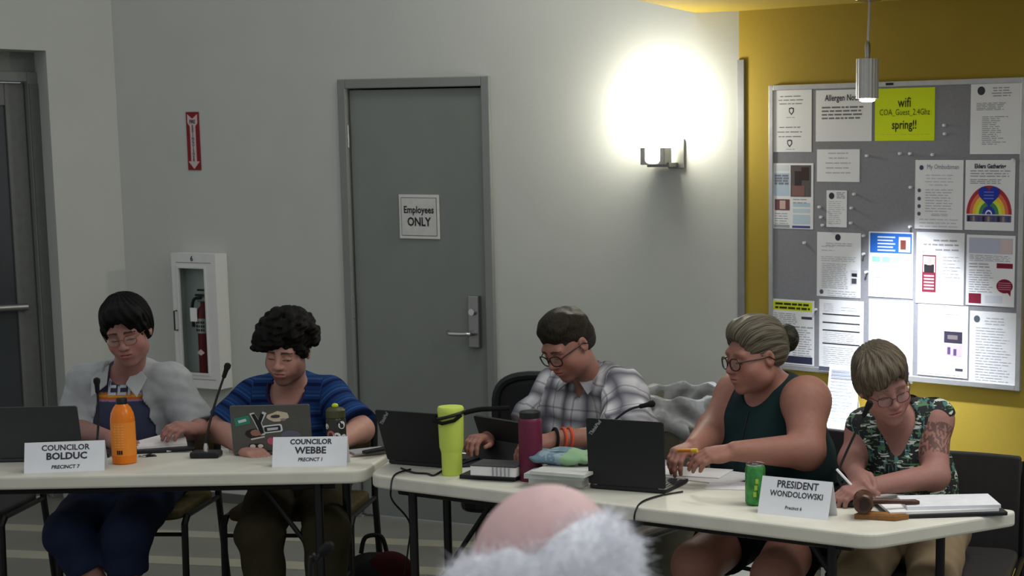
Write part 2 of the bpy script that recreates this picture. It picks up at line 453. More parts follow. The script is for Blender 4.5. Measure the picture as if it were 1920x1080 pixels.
plo = bpy.data.objects.new('sconce_bulb_light', pl); COL.objects.link(plo); plo.location = GW.at(sx-0.025, sz+0.19, 0.11)

# ------------------------------------------------------------------ pendant lamp in front of the board
PD = 0.36
px_, pz_ = YW.hit(1626, 187, PD)
pc = YW.at(px_, 0, PD)
pen = empty('pendant_lamp', YW.at(px_, SOFFZ, PD), YW.ang, 'slim brushed steel pendant lamp hanging before the notice board', 'lamp')
L0 = pz_ - SOFFZ; cylh = 0.155
MB().lathe([(0.062,0.0),(0.062,-0.016),(0.05,-0.034),(0.012,-0.040)], 28).build('canopy', CHROME, pen, smooth=True)
MB().tube([(0.008,0,-0.02),(0,0,L0+cylh)], 0.0055, 8).build('stem', mat('pale_steel',(186,186,182),.35,metal=.4), pen, smooth=True)
MB().lathe([(0.009,L0+cylh),(0.011,L0+cylh+0.05),(0.006,L0+cylh+0.07)], 12).build('collar', STEEL, pen, smooth=True)
m = MB(); n = 40; prof = []
for k in range(n): 
    r = 0.044 - (0.0022 if k % 2 else 0.0); prof.append((r*math.cos(2*math.pi*k/n), r*math.sin(2*math.pi*k/n)))
m.prism(prof, L0+0.004, L0+cylh); m.build('fluted_shade', _M['pale_steel'], pen)
MB().lathe([(0.030,L0+0.004),(0.030,L0-0.004),(0.02,L0-0.008)], 20).build('bulb', mat('bulb_glow', (255,255,250), 0.3, emit=(250,250,255), estr=20, var=0), pen, smooth=True)
sl = bpy.data.lights.new('pendant_spot_light', 'SPOT'); sl.energy = 430; sl.color = (0.84,0.90,1.0)
sl.spot_size = math.radians(74); sl.spot_blend = 1.0; sl.shadow_soft_size = 0.022
slo = bpy.data.objects.new('pendant_spot_light', sl); COL.objects.link(slo)
slo.location = YW.at(px_, pz_-0.012, PD)
slo.rotation_euler = (math.radians(1), 0, YW.ang)
# ================================================================== notice board and its papers
BT = 0.022
x0, zt = YW.hit(1441, 161, BT); xr, zt2 = YW.hit(1919, 143, BT); _, zb = YW.hit(1442, 693, BT); _, zb2 = YW.hit(1917, 731, BT)
BZ1 = 0.5*(zt+zt2); BZ0 = 0.5*(zb+zb2); BX0 = x0; BX1 = YW.hit(1918, 440, BT)[0]
nb_ = empty('notice_board', YW.at(BX0, BZ0), YW.ang, 'large grey fabric notice board with metal frame on yellow wall', 'notice board')
bw = BX1-BX0; bh = BZ1-BZ0; fr = 0.022
MB().box(fr*0.6, bw-fr*0.6, -0.014, 0, fr*0.6, bh-fr*0.6).build('panel', mat('grey_felt', (132,132,136), 0.95, var=0.05, vscale=90, bump=0.2, bscale=500), nb_)
alf = mat('aluminium_frame', (178,178,176), 0.4, metal=0.5)
for (xa,xb,za,zb_) in ((0,fr,0,bh),(bw-fr,bw,0,bh),(fr,bw-fr,0,fr),(fr,bw-fr,bh-fr,bh)):
    MB().box(xa,xb,-BT,0,za,zb_).build('frame_rail', alf, nb_, bevel=0.002)
tx = YW.hit(1668,154,BT)[0]-BX0
MB().box(tx-0.018,tx+0.018,-BT-0.001,-BT,bh-0.016,bh-0.006).build('maker_tab', INK, nb_)

PCOL = {}
def pm(rgb):
    k = '%02x%02x%02x' % rgb
    if k not in PCOL: PCOL[k] = mat('print_' + k, rgb, 0.85, var=0.0)
    return PCOL[k]

def lines_mb(rows, jitter=True, seed=1):
    """rows: (x0,x1,z,h) bands broken into word-like dashes, in sheet units"""
    rd = random.Random(seed); m = MB()
    for (a, b, z, h_) in rows:
        x = a
        while x < b - 0.004:
            L = min(b - x, rd.uniform(0.012, 0.045)); m.box(x, x+L, -0.0016, -0.0011, z-h_/2, z+h_/2); x += L + 0.006
    return m

NSHEET = [0]
def sheet(px0, py0, px1, py1, label, cat='paper', rgb=(226,226,226), rows=(), blocks=(), texts=(), tilt=0.0, d=0.0145, ink=(70,72,78), name='notice_sheet'):
    """px box is the sheet as seen; contents in fractions (u right, v down)"""
    NSHEET[0] += 1; ink = tuple(int(c*.62+222*.38) for c in ink)
    xm = 0.5*(px0+px1); ym = 0.5*(py0+py1)
    xa = YW.hit(px0, ym, d)[0]; xb = YW.hit(px1, ym, d)[0]
    za = YW.hit(xm, py1, d)[1]; zb2 = YW.hit(xm, py0, d)[1]
    w = xb-xa; h = zb2-za
    c = YW.at(0.5*(xa+xb), za, d+0.0002*(NSHEET[0] % 5))
    m = MB(); n = 6            # slightly bowed sheet with thickness
    for i in range(n):
        u0 = -w/2 + w*i/n; u1 = -w/2 + w*(i+1)/n
        m.box(u0, u1, -0.0010, 0.0, 0, h)
    m = MB().box(-w/2, w/2, -0.0010, 0.0, 0, h)
    o = m.build(name, pm(rgb), None, c, YW.ang)
    o.rotation_euler = (0, math.radians(tilt), YW.ang)
    props(o, label, cat, 'papers on the notice board')
    X = lambda u: -w/2 + u*w
    Z = lambda v: h - v*h
    if rows:
        rr = []
        for r in rows:
            u0, u1, v, t = r
            rr.append((X(u0), X(u1), Z(v), t*h))
        ob = lines_mb(rr, seed=NSHEET[0]).build('print', pm(ink), o); ob['kind'] = 'stuff'
    for b in blocks:
        u0, v0, u1, v1, rgb2 = b[:5]; nm = b[5] if len(b) > 5 else 'print_block'
        dd = b[6] if len(b) > 6 else 0.0014
        MB().box(X(u0), X(u1), -dd, -0.0009, Z(v1), Z(v0)).build(nm, pm(rgb2), o)
    for t_ in texts:
        s, u, v, sz, rgb2 = t_[:5]; kw = t_[5] if len(t_) > 5 else {}
        text(s, sz, pm(rgb2), o, (X(u), -0.0022, Z(v)), **kw)
    return o, w, h, X, Z

def rows(u0, u1, v0, v1, n, t=0.012, rag=0.15, seed=0):
    rd = random.Random(seed*31+n)
    return [(u0, u1 - rag*rd.random()*(u1-u0), v0+(v1-v0)*i/max(n-1,1), t) for i in range(n)]
def crows(uc, hw_, v0, v1, n, t=0.012, seed=0):
    rd = random.Random(seed*17+n); out = []
    for i in range(n):
        q = hw_*(0.6+0.4*rd.random()); out.append((uc-q, uc+q, v0+(v1-v0)*i/max(n-1,1), t))
    return out
def shield(o, X, Z, u, v, s, m):
    x = X(u); z = Z(v)
    mb = MB(); mb.xprism([(x-s,z+s),(x,z+1.25*s),(x+s,z+s),(x+s,z-0.2*s),(x,z-1.3*s),(x-s,z-0.2*s)], -0.0014, -0.0009); mb.build('shield_mark', pm(m), o)
    mb = MB(); mb.xprism([(x-.6*s,z+.65*s),(x,z+.85*s),(x+.6*s,z+.65*s),(x+.6*s,z-0.1*s),(x,z-0.75*s),(x-.6*s,z-0.1*s)], -0.0018, -0.0013); mb.build('shield_centre', pm((226,226,226)), o)
def disc(o, X, Z, u, v, r, rgb, name='round_seal', d=0.0014, sq=1.0):
    x = X(u); z = Z(v)
    MB().xprism([(x+r*math.cos(2*math.pi*k/20), z+sq*r*math.sin(2*math.pi*k/20)) for k in range(20)], -d, -0.0009).build(name, pm(rgb), o)

DK = (58,60,66)
o,w,h,X,Z = sheet(1444,169,1522,285,'white sheet with two small shield marks at board top left', rows=crows(0.5,0.36,0.10,0.22,3,0.014)+crows(0.48,0.36,0.60,0.75,3,0.014)+[(0.4,0.6,0.44,0.008),(0.4,0.6,0.955,0.008)], ink=DK)
shield(o,X,Z,0.52,0.34,0.013,DK); shield(o,X,Z,0.48,0.86,0.013,DK)
sheet(1530,168,1635,265,'white sheet headed Allergen Notice behind the pendant lamp', rows=rows(0.11,0.86,0.34,0.55,4,0.032,0.08,3), texts=(('Allergen Notice',0.51,0.16,0.036,(30,30,32),{'bold':0.0006,'xs':0.82}),), blocks=(), ink=(40,40,44))
o,w,h,X,Z = sheet(1641,165,1753,264,'bright yellow sheet reading wifi and spring', rgb=(206,224,20), rows=[(0.1,0.92,0.88,0.006)], ink=(110,120,10),
  texts=(('wifi',0.5,0.28,0.056,(40,44,14),{'bold':0.0004,'xs':0.8}),('COA_Guest_2.4Ghz',0.5,0.46,0.035,(60,66,14),{'xs':0.8}),('spring!!',0.5,0.70,0.050,(40,44,14),{'bold':0.0008,'xs':0.8})))
o,w,h,X,Z = sheet(1820,154,1914,289,'white sheet with round seal at board top right corner', rows=crows(0.62,0.26,0.08,0.19,4,0.014)+rows(0.12,0.9,0.29,0.38,5,0.010,0.4)+rows(0.24,0.76,0.48,0.86,15,0.010,0.5,4), ink=(100,102,108))
disc(o,X,Z,0.21,0.115,0.017,(60,62,70))
o,w,h,X,Z = sheet(1447,306,1525,429,'health flyer with photo of two people at board left edge', rows=rows(0.08,0.42,0.19,0.31,4,0.03,0.2)+rows(0.52,0.9,0.55,0.6,2,0.01)+rows(0.08,0.44,0.77,0.92,5,0.008), ink=(60,66,86),
  blocks=((0.46,0.03,0.95,0.51,(92,84,84),'photo'),(0.56,0.12,0.72,0.50,(52,44,46),'figure',0.0018),(0.72,0.06,0.9,0.26,(60,44,40),'figure',0.0018),(0.50,0.34,0.8,0.50,(128,92,88),'figure',0.0020),(0.08,0.03,0.42,0.12,(206,210,216)),(0.06,0.15,0.44,0.50,(178,196,212),'tint_panel',0.0011),(0.08,0.55,0.44,0.72,(110,72,76),'photo'),(0.2,0.57,0.34,0.70,(196,170,160),'figure',0.0018),
  (0.52,0.60,0.93,0.66,(178,200,212)),(0.52,0.69,0.93,0.75,(190,208,218)),(0.52,0.78,0.93,0.92,(186,204,216)),(0.50,0.95,0.93,0.985,(70,74,140)),(0.06,0.94,0.44,0.985,(150,156,160))))
sheet(1532,280,1612,341,'small landscape white sheet with centred text below allergen sheet', rows=crows(0.5,0.34,0.12,0.72,5,0.03,5), ink=(140,142,148))
o,w,h,X,Z = sheet(1550,357,1588,426,'narrow small white leaflet with dark round logo', rows=rows(0.5,0.92,0.06,0.2,4,0.03,0.2)+rows(0.1,0.9,0.30,0.9,12,0.012,0.4), ink=(130,132,140))
disc(o,X,Z,0.25,0.15,0.014,(50,52,58))
o,w,h,X,Z = sheet(1716,300,1806,430,'white sheet headed My Ombudsman with round icons down its side', rows=crows(0.5,0.33,0.22,0.36,4,0.010,2)+rows(0.22,0.8,0.43,0.74,9,0.012,0.2,5)+rows(0.35,0.75,0.78,0.8,2,0.01)+rows(0.1,0.94,0.86,0.96,3,0.010), ink=(140,144,156),
  texts=(('My Ombudsman',0.58,0.10,0.026,(120,124,136),{'xs':0.85}),))
disc(o,X,Z,0.13,0.11,0.010,(70,74,96))
for v in (0.44,0.56,0.67,0.78): disc(o,X,Z,0.09,v,0.008,(86,90,108),'icon')
# rainbow flyer
o,w,h,X,Z = sheet(1810,300,1903,432,'flyer with blue heart over a rainbow arch', rows=rows(0.1,0.93,0.155,0.23,3,0.012)+rows(0.1,0.75,0.28,0.33,3,0.010), ink=(90,90,96),
  texts=(('Elders Gathering',0.5,0.09,0.024,(50,50,60),{'bold':0.0008,'xs':0.85}),), blocks=((0.04,0.785,0.94,0.88,(88,82,110),'photo_strip'),))
for k in range(9):
    MB().box(X(0.06+0.1*k), X(0.11+0.1*k), -0.0018, -0.0013, Z(0.875), Z(0.80)).build('figure', pm(((40,36,60),(150,130,120),(60,70,120))[k%3]), o)
cz_ = Z(0.77); cxx = X(0.49)
for k,(r,rgb) in enumerate(((0.46,(168,50,56)),(0.395,(214,110,80)),(0.33,(226,190,60)),(0.265,(206,222,70)),(0.20,(70,130,90)),(0.13,(40,60,150)),(0.07,(222,224,232)),(0.045,(50,60,150)))):
    R = r*w; MB().xprism([(cxx+R*math.cos(math.pi*i/20), cz_+R*1.12*math.sin(math.pi*i/20)) for i in range(21)], -0.0012-0.0003*k, -0.0009).build('rainbow_band', pm(rgb), o)
hp = []
for i in range(40):
    t = 2*math.pi*i/40; hp.append((cxx+0.0128*w*1.05*16*math.sin(t)**3, Z(0.50)+0.0130*w*(13*math.cos(t)-5*math.cos(2*t)-2*math.cos(3*t)-math.cos(4*t))))
MB().xprism(hp, -0.0042, -0.0036).build('heart', pm((36,52,160)), o)
for k in range(3): MB().box(cxx-0.1*w, cxx+0.1*w, -0.0047, -0.0041, Z(0.455+0.045*k)-0.0018, Z(0.455+0.045*k)+0.0018).build('print_line', pm((120,130,200)), o)
o,w,h,X,Z = sheet(1532,436,1614,557,'letter with seal and two small portraits at its right', rows=rows(0.10,0.45,0.22,0.28,2,0.008)+crows(0.5,0.3,0.17,0.2,2,0.01)+rows(0.1,0.92,0.38,0.44,3,0.008)+rows(0.12,0.72,0.49,0.86,14,0.008,0.1)+rows(0.25,0.95,0.91,0.98,3,0.008), ink=(130,134,142),
  blocks=((0.77,0.57,0.93,0.67,(206,206,212),'photo'),(0.80,0.62,0.92,0.67,(36,36,40),'portrait',0.0018),(0.77,0.70,0.93,0.80,(206,206,212),'photo'),(0.80,0.70,0.91,0.78,(70,66,70),'portrait',0.0018)))
disc(o,X,Z,0.48,0.075,0.014,(50,52,60)); disc(o,X,Z,0.11,0.93,0.010,(80,84,92))
o,w,h,X,Z = sheet(1629,435,1712,558,'white flyer with bright blue banner across its top', rows=crows(0.45,0.3,0.66,0.69,2,0.008), ink=(150,150,160),
  blocks=((0.03,0.02,0.97,0.32,(36,104,196),'blue_banner'),(0.68,0.07,0.94,0.30,(220,200,196),'photo',0.0018),(0.72,0.12,0.84,0.26,(120,60,50),'portrait',0.0022),(0.08,0.38,0.26,0.46,(150,206,190),'green_badge'),(0.31,0.38,0.49,0.46,(150,206,190),'green_badge'),(0.54,0.38,0.72,0.46,(160,212,198),'green_badge')))
for k in range(5): MB().box(X(0.20), X(0.60-0.05*(k%2)), -0.0020, -0.0014, Z(0.08+0.05*k)-0.003, Z(0.08+0.05*k)+0.003).build('print_line', pm((214,226,244)), o)
o,w,h,X,Z = sheet(1718,436,1808,570,'white flyer with maroon column and portrait in dark jacket', rows=[(0.36,0.86,0.11,0.02),(0.15,0.88,0.17,0.02),(0.4,0.88,0.24,0.02)]+rows(0.56,0.92,0.34,0.62,7,0.006,0.3), ink=(120,112,118),
  blocks=((0.13,0.32,0.42,0.84,(122,28,48),'maroon_column'),(0.15,0.34,0.40,0.56,(222,220,222),'photo',0.0018),(0.17,0.45,0.38,0.56,(34,30,36),'jacket',0.0022),(0.23,0.36,0.33,0.46,(190,160,150),'portrait',0.0024)))
for k in range(5): MB().box(X(0.17), X(0.38), -0.0018, -0.0013, Z(0.612+0.045*k)-0.003, Z(0.612+0.045*k)+0.003).build('print_line', pm((226,200,206)), o)
o,w,h,X,Z = sheet(1812,441,1903,574,'flyer with maroon speech bubble and grey header', rows=rows(0.06,0.92,0.29,0.36,4,0.008)+rows(0.06,0.55,0.41,0.45,2,0.014)+rows(0.06,0.6,0.50,0.80,10,0.008,0.3), ink=(110,110,130),
  blocks=((0.05,0.04,0.95,0.26,(176,178,196),'grey_header'),(0.70,0.05,0.94,0.25,(200,180,176),'photo',0.0018),(0.63,0.39,0.96,0.46,(122,20,48),'maroon_tab'),(0.06,0.83,0.32,0.97,(122,20,48),'maroon_tab'),(0.4,0.85,0.76,0.95,(206,208,216),'tint_panel')))
MB().xprism([(X(0.80)+0.036*math.cos(2*math.pi*k/20), Z(0.71)+0.028*math.sin(2*math.pi*k/20)) for k in range(20)], -0.0015, -0.0009).build('speech_bubble', pm((122,20,48)), o)
MB().xprism([(X(0.84),Z(0.78)),(X(0.93),Z(0.78)),(X(0.92),Z(0.85))], -0.0015, -0.0009).build('bubble_tail', pm((122,20,48)), o)
for k in range(4): MB().box(X(0.67), X(0.93), -0.002, -0.0014, Z(0.665+0.03*k)-0.0015, Z(0.665+0.03*k)+0.0015).build('print_line', pm((190,120,140)), o)
o,w,h,X,Z = sheet(1448,562,1527,683,'notice with yellow header band and dark footer at board lower left', rows=rows(0.05,0.6,0.22,0.37,6,0.010,0.1)+[(0.03,0.97,0.415,0.02)]+rows(0.05,0.95,0.46,0.56,4,0.01,0.4)+rows(0.05,0.42,0.60,0.85,8,0.01)+rows(0.5,0.95,0.60,0.85,8,0.01), ink=(96,98,108),
  blocks=((0.03,0.03,0.95,0.17,(206,216,40),'yellow_header'),(0.03,0.87,0.96,0.98,(40,42,66),'dark_footer'),(0.70,0.25,0.95,0.29,(60,60,80),'drawing')),)
for k in range(2): 
    lm = lines_mb([(X(0.08),X(0.9),Z(0.07+0.06*k),0.009)], seed=k).build('print', pm((40,44,14)), o); lm.location.y = -0.0006; lm['kind']='stuff'
sheet(1536,563,1619,694,'form with four heavy black rules below the portrait letter', rows=rows(0.1,0.35,0.06,0.16,5,0.006)+rows(0.5,0.9,0.1,0.14,2,0.008)+rows(0.1,0.9,0.47,0.60,6,0.005)+rows(0.1,0.9,0.68,0.94,10,0.005), ink=(176,180,190),
  blocks=tuple((0.08,v,0.92,v+0.018,(40,42,48),'black_rule') for v in (0.20,0.32,0.43,0.62)))
sheet(1629,563,1712,716,'plain pale poster directly under the blue banner flyer', rows=rows(0.15,0.8,0.07,0.14,3,0.012)+rows(0.1,0.9,0.3,0.8,8,0.004), ink=(196,208,216), blocks=((0.55,0.86,0.93,0.93,(70,70,130),'blue_tab'),))
sheet(1721,572,1815,706,'mostly blank white poster with two small photos at right', rows=[(0.4,0.8,0.12,0.01),(0.05,0.9,0.97,0.006)], ink=(150,150,160), blocks=((0.53,0.36,0.89,0.52,(50,44,62),'photo'),(0.60,0.41,0.8,0.47,(120,110,110),'figure',0.0018),(0.53,0.54,0.89,0.70,(196,176,200),'photo'),(0.6,0.58,0.66,0.68,(90,70,110),'figure',0.0018),(0.72,0.60,0.78,0.69,(90,70,110),'figure',0.0018),(0.76,0.87,0.91,0.905,(60,62,70),'logo')))
o,w,h,X,Z = sheet(1818,585,1913,720,'white letter with round seal at board lower right corner', rows=crows(0.5,0.25,0.09,0.17,3,0.010)+rows(0.12,0.85,0.23,0.96,20,0.008,0.3), ink=(140,144,156))
disc(o,X,Z,0.14,0.11,0.014,(80,84,96))
sheet(1536,689,1624,699,'strip of paper with dark print along the board bottom rail', rows=[], blocks=((0.0,0.1,0.8,0.9,(80,82,100),'dark_strip'),), d=0.0235)
# push pins
pmx = mat('clear_pin', (225,225,228), 0.25, var=0.0, spec=0.6)
m = MB(); m.tube([(0,0,0),(0,-0.004,0)], 0.0055, 10); m.tube([(0,-0.004,0),(0,-0.012,0)], [0.0035,0.0042], 10); m.tube([(0,-0.012,0),(0,-0.014,0)], 0.0058, 10)
pin_me = m.mesh('push_pin'); pin_me.materials.append(pmx)
PINS = ((1627,292,'push pin right of the small landscape sheet'),(1689,288,'left pin of the three just below the yellow wifi sheet'),(1708,288,'middle pin of the three just below the yellow wifi sheet'),(1750,290,'right pin of the three just below the yellow wifi sheet'),
 (1772,235,'upper push pin right of the yellow wifi sheet'),(1773,251,'lower push pin right of the yellow wifi sheet'),(1709,351,'push pin beside the upper left edge of the ombudsman sheet'),(1708,425,'push pin above the blue banner flyer corner'),
 (1603,364,'top pin right of the narrow logo leaflet'),(1598,390,'middle pin right of the narrow logo leaflet'),(1597,418,'lowest pin right of the narrow logo leaflet'),(1538,388,'top pin left of the narrow logo leaflet'),(1541,407,'middle pin left of the narrow logo leaflet'),(1544,422,'lowest pin left of the narrow logo leaflet'),
 (1510,455,'lone push pin on bare felt below the health flyer'),(1621,442,'top pin between portrait letter and blue banner flyer'),(1621,476,'middle pin between portrait letter and blue banner flyer'),(1626,510,'lowest pin between portrait letter and blue banner flyer'),(1901,300,'push pin at the top right of the rainbow flyer'),(1531,580,'push pin between yellow header notice and ruled form'))
for (px,py,lab) in PINS:
    x, z = YW.hit(px, py, 0.014)
    o = link('push_pin', pin_me, None, None, YW.at(x, z, 0.0145), YW.ang)
    props(o, lab, 'push pin', 'push pins in the notice board')
# ================================================================== smooth organic surfaces (distance fields -> surface nets)
def axis(segs):
    out = []
    for lo, hi, st in segs:
        n = max(2, int(round((hi-lo)/st))); out.append(np.linspace(lo, hi, n, endpoint=False))
    out.append(np.array([segs[-1][1]])); return np.concatenate(out).astype(np.float32)
class Field:
    def __init__(s, xs, ys, zs):
        s.ax = (xs, ys, zs); s.f = np.full((len(xs), len(ys), len(zs)), 0.08, np.float32)
    def sub(s, lo, hi):
        sl = []; cs = []
        for a, l, h in zip(s.ax, lo, hi):
            i = max(np.searchsorted(a, l) - 1, 0); j = min(np.searchsorted(a, h) + 1, len(a)); sl.append(slice(i, max(j, i)))
            cs.append(a[i:max(j, i)])
        if min(len(c) for c in cs) == 0: return None, None
        return tuple(sl), (cs[0][:,None,None], cs[1][None,:,None], cs[2][None,None,:])
    def put(s, sl, d, k, op='u'):
        a = s.f[sl]; d = d.astype(np.float32)
        if op == 'u':
            if k > 0:
                h = np.maximum(k - np.abs(a-d), 0)/k; r = np.minimum(a, d) - h*h*k*0.25
            else: r = np.minimum(a, d)
        elif op == 's':
            d = -d
            if k > 0:
                h = np.maximum(k - np.abs(a-d), 0)/k; r = np.maximum(a, d) + h*h*k*0.25
            else: r = np.maximum(a, d)
        else:
            r = np.maximum(a, d)
        s.f[sl] = r
    def cap(s, a, b, ra, rb, k=0.02, op='u', clip=None):
        a = np.array(a, float); b = np.array(b, float); m = max(ra, rb) + k + 0.012
        sl, c = s.sub(np.minimum(a,b)-m, np.maximum(a,b)+m)
        if sl is None: return
        ab = b-a; L2 = float(ab@ab) + 1e-9
        px, py, pz = c[0]-a[0], c[1]-a[1], c[2]-a[2]
        t = np.clip((px*ab[0]+py*ab[1]+pz*ab[2])/L2, 0, 1)
        d = np.sqrt((px-t*ab[0])**2+(py-t*ab[1])**2+(pz-t*ab[2])**2) - (ra+(rb-ra)*t)
        if clip is not None:      # flat end at fraction clip of the axis
            L = math.sqrt(L2); d = np.maximum(d, ((px*ab[0]+py*ab[1]+pz*ab[2])/L2 - clip)*L)
        s.put(sl, d, k, op)
    def ell(s, c0, r, k=0.02, op='u', R=None):
        c0 = np.array(c0, float); r = np.array(r if hasattr(r, '__len__') else (r,r,r), float)
        m = (r.max() if R is not None else r) + k + 0.012
        sl, c = s.sub(c0-m, c0+m)
        if sl is None: return
        x, y, z = c[0]-c0[0], c[1]-c0[1], c[2]-c0[2]
        if R is not None:
            R = np.array(R, float)          # columns = local axes
            X = x*R[0,0]+y*R[1,0]+z*R[2,0]; Y = x*R[0,1]+y*R[1,1]+z*R[2,1]; Z = x*R[0,2]+y*R[1,2]+z*R[2,2]
        else: X, Y, Z = x, y, z
        k0 = np.sqrt((X/r[0])**2+(Y/r[1])**2+(Z/r[2])**2); k1 = np.sqrt((X/r[0]**2)**2+(Y/r[1]**2)**2+(Z/r[2]**2)**2)+1e-6
        s.put(sl, k0*(k0-1)/k1, k, op)
    def half(s, p, n):           # keep the side where (x-p).n < 0
        n = np.array(n, float); n /= np.linalg.norm(n); X, Y, Z = s.grid()
        d = (X-p[0])*n[0]+(Y-p[1])*n[1]+(Z-p[2])*n[2]; s.f = np.maximum(s.f, d.astype(np.float32))
    def grid(s): return s.ax[0][:,None,None], s.ax[1][None,:,None], s.ax[2][None,None,:]
    def disp(s, fn): 
        m = np.abs(s.f) < 0.035
        idx = np.nonzero(m)
        p = np.stack([s.ax[i][idx[i]] for i in range(3)], 1)
        s.f[idx] += fn(p).astype(np.float32)
    def mesh(s):
        f = s.f; ins = f < 0; n = np.array(f.shape)
        cnt = np.zeros(n-1, np.int8)
        for i in (0,1):
            for j in (0,1):
                for k in (0,1): cnt += ins[i:n[0]-1+i, j:n[1]-1+j, k:n[2]-1+k]
        act = (cnt > 0) & (cnt < 8); I = np.stack(np.nonzero(act), 1)
        vid = np.full(n-1, -1, np.int64); vid[act] = np.arange(len(I))
        acc = np.zeros((len(I),3)); w = np.zeros(len(I))
        C = [(i,j,k) for i in (0,1) for j in (0,1) for k in (0,1)]
        vals = {c: f[I[:,0]+c[0], I[:,1]+c[1], I[:,2]+c[2]] for c in C}
        for c in C:
            for ax in range(3):
                if c[ax]: continue
                d = list(c); d[ax] = 1; d = tuple(d); a = vals[c]; b = vals[d]
                m = (a < 0) != (b < 0); t = np.where(m, a/np.where(m, a-b, 1), 0)
                q = np.tile(np.array(c, float), (len(I),1)); q[:,ax] = t
                acc += q*m[:,None]; w += m
        pos = I + acc/w[:,None]
        v = np.stack([np.interp(pos[:,i], np.arange(n[i]), s.ax[i]) for i in range(3)], 1)
        quads = []
        for ax in range(3):
            a1, a2 = (ax+1)%3, (ax+2)%3
            sl0 = [slice(None)]*3; sl1 = [slice(None)]*3; sl0[ax] = slice(0,-1); sl1[ax] = slice(1,None)
            A = ins[tuple(sl0)]; B = ins[tuple(sl1)]
            E = np.stack(np.nonzero(A != B), 1)
            ok = (E[:,a1] > 0) & (E[:,a2] > 0) & (E[:,a1] < n[a1]-1) & (E[:,a2] < n[a2]-1); E = E[ok]
            o1 = np.zeros(3,int); o1[a1] = 1; o2 = np.zeros(3,int); o2[a2] = 1
            g = lambda e: vid[e[:,0], e[:,1], e[:,2]]
            q = np.stack([g(E-o1-o2), g(E-o2), g(E), g(E-o1)], 1)
            fl = A[E[:,0],E[:,1],E[:,2]]
            q[~fl] = q[~fl][:, ::-1]; quads.append(q)
        return v, np.concatenate(quads)

def np_mesh(name, v, q, base=(0,0,0)):
    v = v - np.array(base); me = bpy.data.meshes.new(name)
    me.vertices.add(len(v)); me.vertices.foreach_set('co', v.astype(np.float32).ravel())
    me.loops.add(q.size); me.loops.foreach_set('vertex_index', q.astype(np.int32).ravel())
    me.polygons.add(len(q)); me.polygons.foreach_set('loop_start', np.arange(0, q.size, 4, dtype=np.int32))
    me.polygons.foreach_set('use_smooth', np.ones(len(q), bool))
    me.update(calc_edges=True); me.validate()
    return me
def set_col(me, c, name='Col'):
    a = me.attributes.new(name, 'FLOAT_COLOR', 'POINT')
    a.data.foreach_set('color', np.concatenate([c, np.ones((len(c),1))], 1).astype(np.float32).ravel())
def set_float(me, x, name):
    a = me.attributes.new(name, 'FLOAT', 'POINT'); a.data.foreach_set('value', x.astype(np.float32))
def lc(r, g, b): return np.array(lin((r,g,b))[:3])
def sines(seed, freq, n=5):
    rd = np.random.RandomState(seed); D = rd.randn(n,3); D /= np.linalg.norm(D, axis=1)[:,None]; ph = rd.rand(n)*6.28; fr = freq*(0.7+0.8*rd.rand(n))
    return lambda p: np.sin((p@D.T)*fr + ph).mean(1)

class Frame:
    def __init__(s, c, yaw, pitch=0, roll=0, sc=1.0):
        s.c = np.array(c, float); s.sc = sc
        M = Matrix.Rotation(math.radians(yaw),3,'Z') @ Matrix.Rotation(math.radians(pitch),3,'X') @ Matrix.Rotation(math.radians(roll),3,'Y')
        s.R = np.array(M)
    def __call__(s, x, y, z): return s.c + s.R@(np.array((x,y,z), float)*s.sc)
    def inv(s, p): return ((p - s.c)@s.R)/s.sc

def add_head(S, F, jaw=1.0, nose=1.0, full=0.0):
    r = F.sc; R = F.R
    E = lambda x,y,z,rr,k,op='u': S.ell(F(x,y,z), np.array(rr if hasattr(rr,'__len__') else (rr,)*3)*r, k*r, op, R)
    Cc = lambda a,b,ra,rb,k,op='u': S.cap(F(*a), F(*b), ra*r, rb*r, k*r, op)
    E(0,.014,.042,(.076,.098,.088),.02)
    E(0,-.028,-.018,(.064+full,.066,.088),.03)
    E(0,-.034,-.066,((.055+full)*jaw,.052,.044),.03)
    E(0,-.076,-.099,(.021,.017,.016),.03)
    for sx in (-1,1):
        E(sx*(.040+full*.7),-.056,-.032,.026+full*.5,.03)
        E(sx*(.042+full),-.016,-.064,.018+full*.6,.03)
    Cc((-.040,-.081,.027),(.040,-.081,.027),.011,.011,.022)
    for sx in (-1,1):
        E(sx*.031,-.103,.007,(.019,.015,.0115),.014,'s')
        E(sx*.031,-.080,.005,(.0155,.0135,.0125),.004)
        Cc((sx*.017,-.0915,.001),(sx*.045,-.0875,.000),.0022,.0022,.003)
    Cc((0,-.090,.018),(0,-.113*nose,-.022),.0075,.0095,.014)
    E(0,-.113*nose,-.026,(.0115,.011,.0105),.008)
    for sx in (-1,1): E(sx*.0125,-.103,-.029,(.0085,.010,.008),.007)
    E(0,-.082,-.058,(.030,.020,.022),.02)
    E(0,-.1015,-.0525,(.022,.0065,.0050),.006)
    E(0,-.0995,-.0650,(.019,.0070,.0060),.006)
    Cc((-.021,-.104,-.0588),(.021,-.104,-.0588),.0016,.0016,.004,'s')
    for sx in (-1,1):
        E(sx*.078,.006,.000,(.0085,.019,.030),.006)
        E(sx*.086,.000,.002,(.006,.010,.016),.006,'s')

